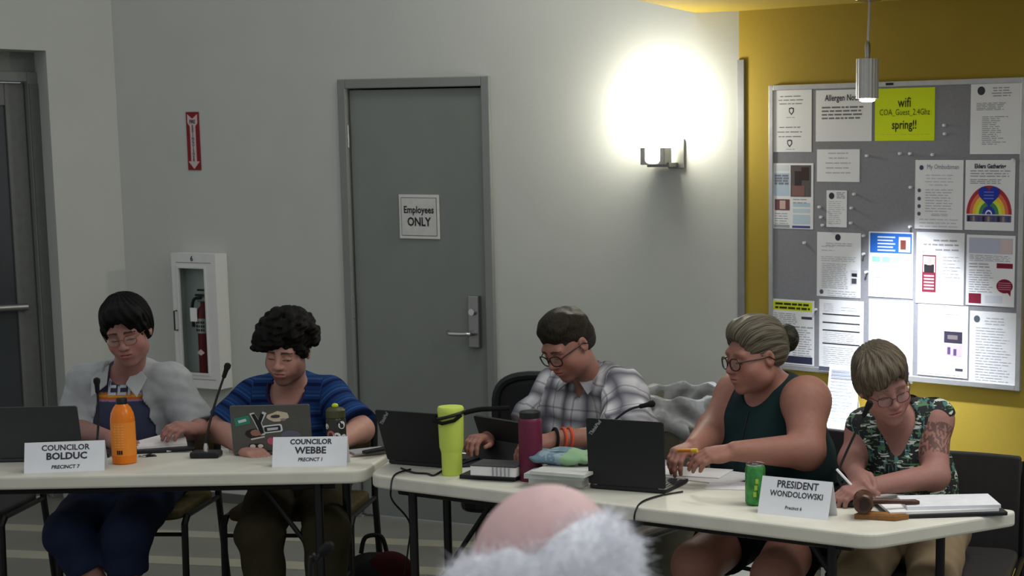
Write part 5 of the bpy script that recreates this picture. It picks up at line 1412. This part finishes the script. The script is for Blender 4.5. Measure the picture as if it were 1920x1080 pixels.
# black sticker tumbler
b = atz(632,852)
o = empty('stickered_water_bottle', b, 0, 'dark water bottle covered in stickers behind the WEBBE card', 'bottle')
MB().lathe([(.033,0),(.035,.004),(.035,.125),(.030,.135)], 24).build('body', mat('smoky_plastic', (40,42,34), .25, var=.05), o, smooth=True)
MB().lathe([(.034,.135),(.034,.160),(.026,.168),(.012,.171)], 24).build('lid', mat('olive_lid', (66,68,40), .4), o, smooth=True)
MB().ball((0,-.004,.176), (.012,.010,.009), 8).build('spout', mat('lime_plastic', (190,200,40), .4), o, smooth=True)
for (ang, z, r_, rgb) in ((-1.9,.075,.016,(176,96,92)),(-1.25,.07,.014,(206,208,210)),(-.7,.11,.014,(210,212,216)),(-2.4,.105,.010,(200,196,196)),(-.5,.06,.016,(200,204,208)),(-1.6,.055,.012,(150,156,176)),(-1.0,.115,.008,(24,24,28))):
    m = MB(); pts = []
    for k in range(12):
        t = 2*math.pi*k/12; pts.append((ang+r_*math.cos(t)/.035, z+r_*math.sin(t)))
    m.add([(.0356*math.cos(a_),.0356*math.sin(a_),z_) for a_,z_ in pts]+[(.0348*math.cos(a_),.0348*math.sin(a_),z_) for a_,z_ in pts], [tuple(range(12)),tuple(range(23,11,-1))]+[(k,k+12,(k+1)%12+12,(k+1)%12) for k in range(12)])
    m.build('sticker', pm(rgb), o)
# neon tumbler
b = atz(848,890)
o = empty('neon_tumbler', b, 0, 'tall neon yellow-green tumbler with black carry strap', 'tumbler')
NEO = mat('neon_lime', (196,216,92), .45, var=.02)
MB().lathe([(.031,0),(.033,.003),(.034,.075),(.0365,.085),(.0395,.095),(.0425,.20),(.0425,.212)], 32).build('body', NEO, o, smooth=True)
MB().lathe([(.043,.212),(.0435,.224),(.040,.230),(.014,.231)], 32).build('lid', NEO, o, smooth=True)
m = MB(); ring = [(.0465*math.cos(2*math.pi*k/28), .0465*math.sin(2*math.pi*k/28), .202+.012*math.cos(2*math.pi*k/28)) for k in range(28)]
m.tube(ring, .0055, 8, close=True); m.build('strap_ring', BLACKP, o, smooth=True)
e = aty(955,765,b.y+.05) - b
MB().tube(curve_pts([(.044,.0,.208),(.09,.02,.216),tuple(Vector((.09,.02,.216)).lerp(e,.5)),tuple(e)],5), .0085, 8).build('carry_strap', cloth('black_webbing', (22,24,22)), o, smooth=True)
MB().tube([(-.046,-.01,.20),(-.05,-.025,.185),(-.02,-.048,.18),(.02,-.048,.19),(.04,-.03,.205)], .006, 8).build('strap_loop', _M['black_webbing'], o, smooth=True)
# maroon bottle
b = atz(996,900)
o = empty('maroon_bottle', b, 0, 'straight maroon metal bottle with black lid', 'bottle')
MB().lathe([(.037,0),(.0385,.003),(.0385,.196),(.036,.205),(.034,.207)], 30).build('body', mat('maroon_enamel', (96,26,54), .45, var=.03), o, smooth=True)
MB().lathe([(.0345,.207),(.0345,.225),(.030,.229),(.010,.230)], 24).build('lid', BLACKP, o, smooth=True)
# green can
b = atz(1416,946)
o = empty('drink_can', b, 0, 'green aluminium drink can beside the PRESIDENT card', 'can')
MB().lathe([(.024,0),(.029,.006),(.031,.012),(.031,.112),(.0275,.122),(.0265,.124)], 28).build('body', mat('green_can', (70,142,76), .28, metal=.6, var=.25, vscale=45), o, smooth=True)
MB().lathe([(.0268,.122),(.028,.125),(.028,.1275),(.026,.1265),(.010,.1255)], 28).build('rim', CHROME, o, smooth=True)
MB().box(-.009,.009,-.006,.012,.1262,.1278).build('pull_tab', CHROME, o, bevel=.0005)
m = MB(); 
for k in range(3):
    aa = -1.75+.1*k; m.hexa(*[[(r2*math.cos(t),r2*math.sin(t),zz) for t,r2 in ((aa,.0308),(aa+.3,.0308),(aa+.3,.0314),(aa,.0314))] for zz in (.03+.02*k,.045+.02*k)])
q_ = m.build('can_print', mat('lime_print', (176,206,70), .35, metal=.3), o); q_['kind'] = 'stuff'

# ------------------------------------------------------------------ papers, books, binders
def slab(name, cpx, cpy, w, d, t, yaw, m, label, cat, z=TZ, group=None, skew=0, bev=0):
    p = atz(cpx, cpy, z); o = MB().box(-w/2,w/2,-d/2,d/2,0,t).build(name, m, None, (p.x,p.y,z+.0004), yaw, bevel=bev)
    props(o, label, cat, group); return o
BIND = mat('black_binder', (26,27,30), .5, var=.05)
# left: binder + open notebook under the hand
bd = slab('binder', 302,842,.23,.16,.012,.35,BIND,'black binder under the notes of the overshirted person','binder', bev=.003)
nt_ = slab('note_pad', 302,834,.17,.13,.007,.42,PAPER,'white notepad on the black binder','notepad', z=TZ+.0125)
for k in range(1):
    m = MB(); m.hexa([(-.085,-.06,.0075),(.085,-.06,.0075),(.085,.062,.0075),(-.085,.062,.0075)], [(-.08,-.06,.0085),(.082,-.05,.030),(.075,.066,.040),(-.085,.062,.0085)]); m.build('lifted_page', mat('page', (222,216,214), .85), nt_)
pn = empty('pen', atz(285,850)+Vector((0,-.0,.005)), .25, 'black pen lying at the front of the black binder', 'pen')
MB().tube([(-.06,0,0),(.05,0,0)], .0045, 8).build('barrel', BLACKP, pn, smooth=True); MB().tube([(.05,0,0),(.066,0,0)], [.0045,.001], 8).build('tip', STEEL, pn, smooth=True); MB().box(-.055,-.02,-.001,.001,.004,.0065).build('clip', STEEL, pn)
gl = empty('key_ring', atz(268,857)+Vector((0,0,.001)), 0, 'small bunch of dark keys beside the orange bottle', 'keys')
MB().tube([(.014*math.cos(2*math.pi*k/16),.014*math.sin(2*math.pi*k/16),.003) for k in range(16)], .002, 6, close=True).build('ring', STEEL, gl, smooth=True)
for k in range(3): 
    o_ = MB().box(-.004,.034,-.006,.006,.002*k,.002*k+.0018).build('key', BLACKM, gl, (.012,0,.0), .5+.5*k)
# notebooks near Webbe
slab('notebook', 682,850,.15,.10,.007,.62,mat('pink_cover',(196,170,166),.7),'pale spiral notebook at the right end of the left table','notebook', bev=.001)
slab('notebook', 690,847,.13,.085,.007,.62,mat('grey_cover',(150,150,150),.7),'thin grey notebook topmost beside the WEBBE card','notebook', z=TZ+.008, bev=.001)
q = atz(703,846,TZ+.016); o_ = empty('pen_case', (q.x+.02,q.y,TZ+.0165), .95, 'slim black pen case on the notebooks', 'pen case')
MB().box(-.075,.075,-.012,.012,0,.012).build('case', BLACKP, o_, bevel=.003); MB().box(-.07,.07,-.0035,.0035,.012,.0135).build('zip', BLACKM, o_)
# right table, left part
slab('loose_sheets', 893,862,.21,.17,.004,-.35,PAPER,'loose white sheets between neon tumbler and tablet','papers')
slab('phone', 882,872,.075,.15,.009,-1.2,BLACKP,'black phone behind the neon tumbler','phone', bev=.003)
bb_ = slab('binder', 930,893,.20,.14,.014,-.25,BIND,'black binder under the thick tabbed book','binder', bev=.003)
bk_ = empty('law_book', atz(936,889,TZ+.015)+Vector((0,0,.0002)), -.25, 'thick white softcover book with page tabs by the maroon bottle', 'book')
MB().box(-.078,.078,-.052,.052,.003,.034).build('pages', PAPER, bk_); MB().box(-.08,.08,-.054,.054,0,.003).build('cover', GRL, bk_); MB().box(-.08,.08,-.054,.054,.034,.037).build('cover', GRL, bk_)
for k in range(5): MB().box(.0+.014*k,.003+.014*k,-.058,-.05,.005,.034).build('page_tab', mat('tab_grey',(150,152,156),.7), bk_)
# tablet on stand
c, a, L = on_edge(915,862,990,876)
tb = empty('tablet', c+Vector((.01,.05,0)), a, 'black tablet propped on its kickstand left of the maroon bottle', 'tablet')
R = Matrix.Translation((0,0,.001)) @ Matrix.Rotation(math.radians(20),4,'X')
me = MB().xprism(rrect(-.13,.13,0,.165,.008), -.009, 0).mesh('slate'); me.transform(R); link('slate', me, BLL, tb)
me = MB().box(-.122,.122,0,.0008,.008,.157).mesh('screen'); me.transform(R); link('screen', me, _M['dark_screen'], tb)
R2 = Matrix.Translation((0,-.028,.078)) @ Matrix.Rotation(math.radians(-38),4,'X') @ Matrix.Translation((0,0,-.098))
me = MB().xprism(rrect(-.125,.125,0,.098,.006), -.003, 0).mesh('kickstand'); me.transform(R2); link('kickstand', me, BLL, tb)
MB().box(-.13,.13,.0,.16,.001,.006).build('keyboard_cover', BLL, tb, bevel=.001)
# stack right of the maroon bottle
slab('book', 1056,905,.185,.13,.030,-.30,mat('book_cream',(214,214,206),.8),'thick cream paperback at the bottom of the pile by maroon bottle','book', bev=.001)
slab('paper_stack', 1052,892,.20,.14,.016,-.22,mat('stack_grey',(176,182,182),.85),'pile of creased papers under the blue pouch','papers', z=TZ+.031)
slab('paper_stack', 1062,886,.19,.13,.010,-.36,mat('stack_pale',(198,200,192),.85),'thin loose papers directly beneath the blue pouch','papers', z=TZ+.0475)
pz = TZ+.058; q = atz(1057,868,pz)
me = bpy.data.meshes.new('cloth_pouch'); bm = bmesh.new(); bmesh.ops.create_uvsphere(bm, u_segments=28, v_segments=16, radius=1.0)
for v_ in bm.verts:
    x, y, z = v_.co; r_ = max(abs(x),abs(y)); sq = 1.0
    x2 = math.copysign(abs(x)**.6, x)*.115; y2 = math.copysign(abs(y)**.6, y)*.075; z2 = (z*.022)*(1-.4*abs(x)**2) + .004*math.sin(x*9+y*5)
    v_.co = (x2, y2, z2+.02)
bm.to_mesh(me); bm.free(); me.polygons.foreach_set('use_smooth', [True]*len(me.polygons))
po = link('cloth_pouch', me, None, None, (q.x, q.y, pz+.002), -.25)
m = bpy.data.materials.new('blue_green_cloth'); m.use_nodes = True; nt = m.node_tree; b_ = nt.nodes['Principled BSDF']; tc = nt.nodes.new('ShaderNodeTexCoord')
no = nt.nodes.new('ShaderNodeTexNoise'); no.inputs['Scale'].default_value = 34; nt.links.new(tc.outputs['Object'], no.inputs['Vector'])
sx_ = nt.nodes.new('ShaderNodeSeparateXYZ'); nt.links.new(tc.outputs['Object'], sx_.inputs[0])
side = nmath(nt,'GREATER_THAN', nmath(nt,'ADD', sx_.outputs[0], nmath(nt,'MULTIPLY', no.outputs['Fac'], .03)), .035)
nt.links.new(nmix(nt, side, nmix(nt, nmath(nt,'GREATER_THAN',no.outputs['Fac'],.52), lin((104,132,146)), lin((138,160,166))), lin((132,168,128))), b_.inputs['Base Color']); b_.inputs['Roughness'].default_value = .9
me.materials.append(m); props(po, 'soft blue and green cloth pouch on top of the paper pile', 'pouch')
MB().tube([(-.10,-.02,.028),(0,-.03,.042),(.10,-.02,.028)], .002, 6).build('zip', GREYINK, po)
# papers in front of the green top person
slab('loose_sheets', 1330,893,.28,.20,.003,-.55,mat('sheet_grey',(206,206,206),.85),'spread of loose sheets in front of the green-topped person','papers')
slab('loose_sheets', 1298,886,.24,.15,.003,-.30,PAPER,'upper white sheet partly behind the right laptop','papers', z=TZ+.0036)
slab('loose_sheets', 1385,912,.20,.12,.0025,-.15,mat('sheet_white',(218,218,220),.85),'single white sheet behind the green can','papers')
# right end: papers and binder
slab('binder', 1762,957,.36,.20,.012,.14,BIND,'black binder under papers at the right end of the table','binder', bev=.003)
slab('paper_stack', 1756,950,.33,.18,.008,.16,PAPER,'neat stack of white papers on the black binder at right end','papers', z=TZ+.0125)
slab('paper_stack', 1778,944,.28,.16,.010,.10,mat('sheet_cool',(214,216,220),.85),'topmost sheaf of papers on the right end pile','papers', z=TZ+.021)
slab('writing_pad', 1650,936,.15,.13,.003,-.1,PAPER,'white sheet under the writing hand','paper')
# gavel and block
q = atz(1650,972); gb = empty('sound_block', q, -.12, 'wooden gavel block at the right end of the table', 'gavel block')
MB().prism([(-.075,-.018),(.045,-.035),(.085,-.005),(-.045,.030)], 0, .016).build('block', mat('oak_wood',(126,86,44),.5,var=.2,vscale=40), gb, bevel=.002)
MB().prism([(-.068,-.013),(.042,-.029),(.076,-.005),(-.042,.024)], .016,.0175).build('top_panel', mat('oak_top',(140,98,52),.5,var=.2,vscale=40), gb)
gv = empty('gavel', q+Vector((-.045,.012,.0176)), .15, 'dark wooden gavel resting on its block', 'gavel')
GW_ = mat('walnut', (70,42,30), .35, var=.2, vscale=40)
m = MB(); m.tube([(-.012,-.042,.030),(-.011,-.036,.030),(-.01,-.030,.030),(-.008,-.012,.030),(0,.012,.030),(.003,.030,.030),(.004,.036,.030),(.005,.042,.030)], [.024,.029,.026,.0285,.0285,.026,.029,.024], 24); m.build('head', GW_, gv, smooth=True)
MB().tube([(.02,0,.030),(.06,.004,.028),(.11,.010,.024),(.155,.014,.019),(.168,.015,.018)], [.008,.0085,.007,.010,.006], 12).build('handle', GW_, gv, smooth=True)
MB().tube([(-.0125,-.0435,.030),(-.0122,-.0425,.030)], .018, 20).build('end_ring', mat('walnut_dark',(40,24,18),.4), gv)
# pens in hands
hp_ = J((1604,918,4.74)); pn = empty('pen', Vector(hp_), 0, 'white pen held in the writing hand', 'pen')
d_ = Vector(aty(1577,888,4.76)) - Vector(aty(1612,926,4.73)); d_.normalize()
MB().tube([-d_*.035, d_*.085], .0042, 8).build('barrel', mat('pen_white',(222,222,222),.4), pn, smooth=True); MB().tube([-d_*.035,-d_*.047], [.0042,.001], 8).build('tip', STEEL, pn, smooth=True)
hp_ = J((1288,846,5.02)); pn = empty('marker', Vector(hp_), -.3, 'orange and yellow marker held in both hands', 'marker')
MB().tube([(-.03,0,0),(.02,-.01,.005)], .006, 12).build('barrel', mat('marker_orange',(196,120,30),.4), pn, smooth=True); MB().tube([(.02,-.01,.005),(.04,-.014,.007)], .0068, 12).build('cap', mat('marker_yellow',(206,176,50),.4), pn, smooth=True)

# ------------------------------------------------------------------ cables
def cable(pts, label, r=.0032):
    P = curve_pts(pts, 8); b0 = P[0].copy(); o = MB().tube([q - b0 for q in P], r, 6).build('power_cable', BLACKP, None, b0, smooth=True); return props(o, label, 'cable', 'power cables')
e0 = atz(738,900); ed = Vector((e0.x, e0.y, TZ))
cable([atz(770,882)+Vector((0,0,.004)), atz(740,893)+Vector((0,0,.004)), atz(735,905)+Vector((0,-.02,-.02)), aty(737,940,5.2), aty(768,980,5.3), aty(765,1030,5.35), aty(758,1078,5.4)], 'thin black cable hanging from the right table near its left leg')
cable([atz(1105,908)+Vector((0,0,.004)), atz(1080,908)+Vector((0,0,.004)), atz(1064,915)+Vector((0,0,.004)), atz(1060,925)+Vector((0,0,.004))], 'short black cable left of the right laptop')
cable([atz(1280,924)+Vector((0,0,.004)), atz(1240,931)+Vector((0,0,.004)), atz(1205,943)+Vector((0,0,.004)), atz(1192,951)+Vector((0,-.012,-.01)), aty(1189,985,atz(1192,951).y-.012), aty(1189,1040,atz(1192,951).y)], 'black cable trailing over the front edge below the right laptop')
cable([atz(752,880)+Vector((0,0,.004)), atz(775,888)+Vector((0,0,.004)), atz(800,890)+Vector((0,0,.004)), atz(815,893)+Vector((0,0,.004)), atz(838,878)+Vector((0,0,.004))], 'black cable curled before the left black laptop')

# ------------------------------------------------------------------ chairs
def stack_chair(x, y, yaw, label, seatm, backm, sw=.46, back_z=(.55,.82), front_leg=True):
    """seat faces local -y"""
    o = empty('stacking_chair', (x,y,0), yaw, label, 'chair', 'stacking chairs at the tables')
    MB().prism(rrect(-sw/2,sw/2,-.22,.20,.06), .415, .455).build('seat', seatm, o, bevel=.012, seg=3)
    n = 12; m = MB(); fr = []; bkk = []
    for i in range(n+1):
        u = -1+2*i/n; yb = .20 + .05*(1-u*u); fr.append((u*sw/2, yb)); 
    pl_ = fr + [(a, b_+.022) for a,b_ in fr[::-1]]
    m.prism(pl_, back_z[0], back_z[1]); m.build('backrest', backm, o, bevel=.010, seg=3)
    for sx in (-1,1):
        xx = sx*(sw/2+.012)
        MB().tube([(xx,-.22,0),(xx,-.20,.40),(xx,-.17,.425)], .0135, 8).build('leg', BLACKM, o, smooth=True)
        MB().tube([(xx,.27,0),(xx,.19,.43),(xx,.225,back_z[1]-.02)], .0135, 8).build('leg', BLACKM, o, smooth=True)
        MB().tube([(xx,-.17,.425),(xx,.19,.425)], .010, 8).build('side_rail', BLACKM, o, smooth=True)
    MB().tube([(-sw/2-.012,-.205,.36),(sw/2+.012,-.205,.36)], .008, 8).build('stretcher', BLACKM, o, smooth=True)
    return o
OLV = cloth('olive_upholstery', (70,62,40), var=.25); DKP = mat('charcoal_plastic', (48,46,46), .55, var=.05)
stack_chair(-2.43, 6.18, 0.0, 'stacking chair under the person in overshirt', OLV, OLV, back_z=(.52,.78))
stack_chair(-1.79, 6.16, 0.0, 'stacking chair under the person in blue striped T-shirt', OLV, OLV, back_z=(.52,.78))
c4 = math.radians(-40)
stack_chair(.16, 5.56, c4, 'dark plastic chair under the person in green top', DKP, DKP, sw=.52, back_z=(.50,.80))
stack_chair(.58, 5.24, math.radians(-14), 'dark plastic chair under the writing person at right end', DKP, DKP, sw=.56, back_z=(.38,.775))
stack_chair(P6.pel[0], 1.46, math.pi, 'chair under the audience member in the foreground', DKP, DKP, sw=.48, back_z=(.55,.85))
q = atz(14,1070,.0); stack_chair(-3.12, 6.14, 0.03, 'dark stacking chair at the far left edge of the left table', DKP, DKP, back_z=(.52,.70))
# beige chair back between bin and laptop
q = aty(1250,808,5.75)
o = stack_chair(P3.pel[0]-.02, P3.pel[1]-.02, math.radians(-32), 'grey-beige chair under the plaid-shirted person', mat('beige_plastic',(128,124,110),.55), _M['beige_plastic'], sw=.46, back_z=(.52,.775))
# mesh office chair of the plaid person
q = aty(1000,740,6.0)
OCX = aty(1008,740,6.62).x
oc = empty('office_chair', (OCX, 6.35, 0), math.radians(-8), 'black mesh-back office chair beside the plaid-shirted person', 'chair')
q = aty(1003,745,6.02); loc = Matrix.Rotation(math.radians(38),3,'Z') @ (q - Vector((P3.pel[0],P3.pel[1]+.02,0)))
MB().prism(rrect(-.24,.24,-.22,.24,.08), .40,.47).build('seat', BLACKP, oc, bevel=.02, seg=3)
bw_ = .22; bz0 = .56; bz1 = aty(1000,706,6.62).z; cx_ = 0.0
ring = []; n = 36
for k in range(n):
    t = 2*math.pi*k/n; ct, st_ = math.cos(t), math.sin(t); e_ = .55
    ring.append((cx_+bw_*math.copysign(abs(ct)**e_,ct), .27+.03*(1-abs(ct)), (bz0+bz1)/2+(bz1-bz0)/2*math.copysign(abs(st_)**e_,st_)))
fr_ = MB().tube(ring, .020, 8, close=True).build('back_frame', BLACKP, oc, smooth=True)
MB().add([(x,y,z) for x,y,z in ring]+[(x,y+.006,z) for x,y,z in ring], [tuple(range(n)),tuple(range(2*n-1,n-1,-1))]+[(k,k+n,(k+1)%n+n,(k+1)%n) for k in range(n)]).build('mesh_back', mat('black_mesh',(30,31,33),.8,bump=.5,bscale=900), oc)
MB().box(cx_-.10,cx_+.10,.262,.275,.66,.70).build('lumbar_bar', BLACKM, oc, bevel=.004)
MB().tube([(0,.0,.40),(0,0,.10)], .028, 12).build('gas_column', BLACKM, oc, smooth=True)
MB().tube([(0,.18,.41),(cx_*.6,.30,.45),(cx_,.30,.62)], .02, 8).build('back_arm', BLACKM, oc, smooth=True)
for k in range(5):
    a_ = 2*math.pi*k/5+.3; x_, y_ = .28*math.cos(a_), .28*math.sin(a_)
    sp = MB().tube([(0,0,.11),(x_,y_,.075)], [.025,.016], 8).build('base_spoke', BLACKM, oc, smooth=True)
    MB().tube([(x_-.02*math.sin(a_),y_+.02*math.cos(a_),.03),(x_+.02*math.sin(a_),y_-.02*math.cos(a_),.03)], .03, 14).build('caster', BLACKP, oc, smooth=True)

# ------------------------------------------------------------------ bin with plastic liner
q = aty(1275,735,6.25)
bn = empty('waste_bin', (q.x+.01,6.25,0), 0, 'round olive waste bin with knotted clear plastic liner', 'waste bin')
zt_ = q.z-.03; 
MB().lathe([(.17,0),(.18,.01),(.215,zt_),(.225,zt_+.012),(.205,zt_+.012),(.20,zt_-.03),(.17,.03)], 32).build('bin_body', mat('olive_plastic',(112,110,92),.6), bn, smooth=True)
S = Field(axis([(-.28,.28,.006)]), axis([(-.28,.28,.006)]), axis([(zt_-.20,zt_+.10,.006)]))
S.cap((0,0,zt_-.10),(0,0,zt_+.005), .225,.232,.01); S.cap((0,0,zt_-.2),(0,0,zt_+.1), .195,.195,.01,'s')
S.half((0,0,zt_-.075),(0,0,-1)); S.half((0,0,zt_+.035),(0,0,1))
S.ell((-.10,-.235,zt_-.045), (.045,.035,.03), .03); S.cap((-.10,-.235,zt_-.045),(.08,-.20,zt_-.12), .025,.045,.03)
w1_ = sines(111, 70.0); w2_ = sines(113, 160.0)
S.disp(lambda p_: .010*w1_(p_*np.array((.7,.7,.35)))+.006*np.sin(np.arctan2(p_[:,1],p_[:,0])*12+p_[:,2]*55)+.0015*w2_(p_))
v, q_ = S.mesh(); me = np_mesh('plastic_liner', v, q_)
link('plastic_liner', me, mat('clear_liner',(168,170,170),.35,var=.25,vscale=22,alpha=.62,spec=.6), bn)
# ------------------------------------------------------------------ leaflet stand behind
q = YW.hit(1590,735,.03)
tb_z = .66
p0 = YW.at(YW.hit(1590,820,.22)[0], 0, .24)
st = empty('side_table', (p0.x,p0.y,0), YW.ang, 'small white side table with leaflets against the yellow wall', 'table')
tz_ = aty(1585,832,p0.y).z
MB().prism(rrect(-.22,.22,-.17,.17,.02), tz_-.02, tz_).build('table_top', cabw, st, bevel=.003)
for sx in (-1,1):
    for sy in (-1,1): MB().box(sx*.19-.012,sx*.19+.012,sy*.14-.012,sy*.14+.012,0,tz_-.02).build('leg', cabw, st)
lf = empty('leaflet_stand', YW.at(YW.hit(1592,800,.12)[0],tz_,.14), YW.ang, 'white printed flyer standing upright below the notice board', 'flyer')
hh_ = aty(1585,688,lf.location.y).z - tz_
m = MB(); m.hexa([(-.075,-.06,0),(.075,-.06,0),(.075,-.057,0),(-.075,-.057,0)],[(-.105,.03,hh_),(.045,.03,hh_),(.045,.033,hh_),(-.105,.033,hh_)]); m.build('flyer_sheet', PAPER, lf)
m = MB(); m.hexa([(-.05,.06,0),(.05,.06,0),(.05,.063,0),(-.05,.063,0)],[(-.07,.028,hh_*.7),(.03,.028,hh_*.7),(.03,.031,hh_*.7),(-.07,.031,hh_*.7)]); m.build('support', PAPER, lf)
lm_ = MB(); rd = random.Random(9)
for k in range(16):
    t = .25+.7*k/16; x0_ = -.075+.0-.03*t+.012; yy = -.06+.09*t-.0012; L_ = .09+.03*rd.random(); z = hh_*t; tk = .004 if k < 13 else .010
    lm_.box(x0_, x0_+L_, yy-.0006, yy, z, z+tk)
k_ = lm_.build('print', pm((176,180,190)), lf); k_['kind'] = 'stuff'
for k,(dx,rgb,lab) in enumerate(((-.10,(196,206,226),'pale blue leaflet pile on the side table'),(-.02,(70,110,180),'blue leaflet lying on the side table'))):
    o_ = MB().box(-.05,.05,-.07,.07,0,.012-.004*k).build('leaflet', pm(rgb), None, st.matrix_basis @ Vector((dx,-.08,tz_+.0005)), YW.ang+.2*k); props(o_, lab, 'leaflet', 'leaflets on the side table')
    MB().box(-.04,.04,-.06,-.02,.012-.004*k,.0125-.004*k).build('print_block', pm((30,34,44)), o_)

# ------------------------------------------------------------------ backpack on the floor and foreground microphone
q = atz(705,1140,0)
bp = empty('backpack', (q.x,q.y,0), .3, 'black and dark red backpack on the floor under the table joint', 'backpack')
S = Field(axis([(-.24,.24,.008)]), axis([(-.2,.2,.008)]), axis([(-.01,.5,.008)]))
zt2 = aty(700,1033,q.y).z
S.ell((0,0,zt2*.45),(.155,.105,zt2*.52),.03); S.cap((-.1,0,.06),(.1,0,.06),.075,.075,.06); S.ell((0,-.08,.12),(.11,.05,.10),.04); S.half((0,0,0),(0,0,-1))
w1_ = sines(121, 30.0); S.disp(lambda p_: .008*w1_(p_))
v, q_ = S.mesh(); link('bag_body', np_mesh('bag_body', v, q_), cloth('black_nylon',(24,22,24)), bp)
S = Field(axis([(-.2,.2,.007)]), axis([(-.25,.1,.007)]), axis([(0.0,.4,.007)])); S.ell((.05,-.085,.15),(.10,.045,.10),.02); v, q_ = S.mesh(); link('front_pocket', np_mesh('front_pocket', v, q_), cloth('dark_red_nylon',(50,14,18)), bp)
MB().tube(curve_pts([(-.05,.02,zt2*.95),(-.03,.03,zt2+.05),(.03,.03,zt2+.05),(.05,.02,zt2*.95)],6), .009, 8).build('carry_loop', _M['black_webbing'], bp, smooth=True)
b = aty(585,1120,2.6); b.z = 0
o = empty('floor_microphone', (b.x,b.y,0), 0, 'dark microphone on a floor stand in the foreground by the olive trousers', 'microphone')
P = [Vector((0,0,.02)), Vector((0,0,.6)), Vector(aty(583,1095,2.6))-Vector((b.x,b.y,0)), Vector(aty(596,1050,2.6))-Vector((b.x,b.y,0)), Vector(aty(612,1030,2.6))-Vector((b.x,b.y,0))]
MB().lathe([(.11,0),(.11,.012),(.03,.02),(.012,.03)], 24).build('base', BLACKM, o, smooth=True)
pt = curve_pts(P, 6); MB().tube(pt, .0045, 8).build('stand', BLACKM, o, smooth=True)
d_ = (pt[-1]-pt[-2]).normalized(); MB().tube([pt[-1]-d_*.015, pt[-1]-d_*.008, pt[-1]+d_*.008, pt[-1]+d_*.014], [.004,.009,.009,.004], 12).build('mic_head', _M['mic_foam'], o, smooth=True)
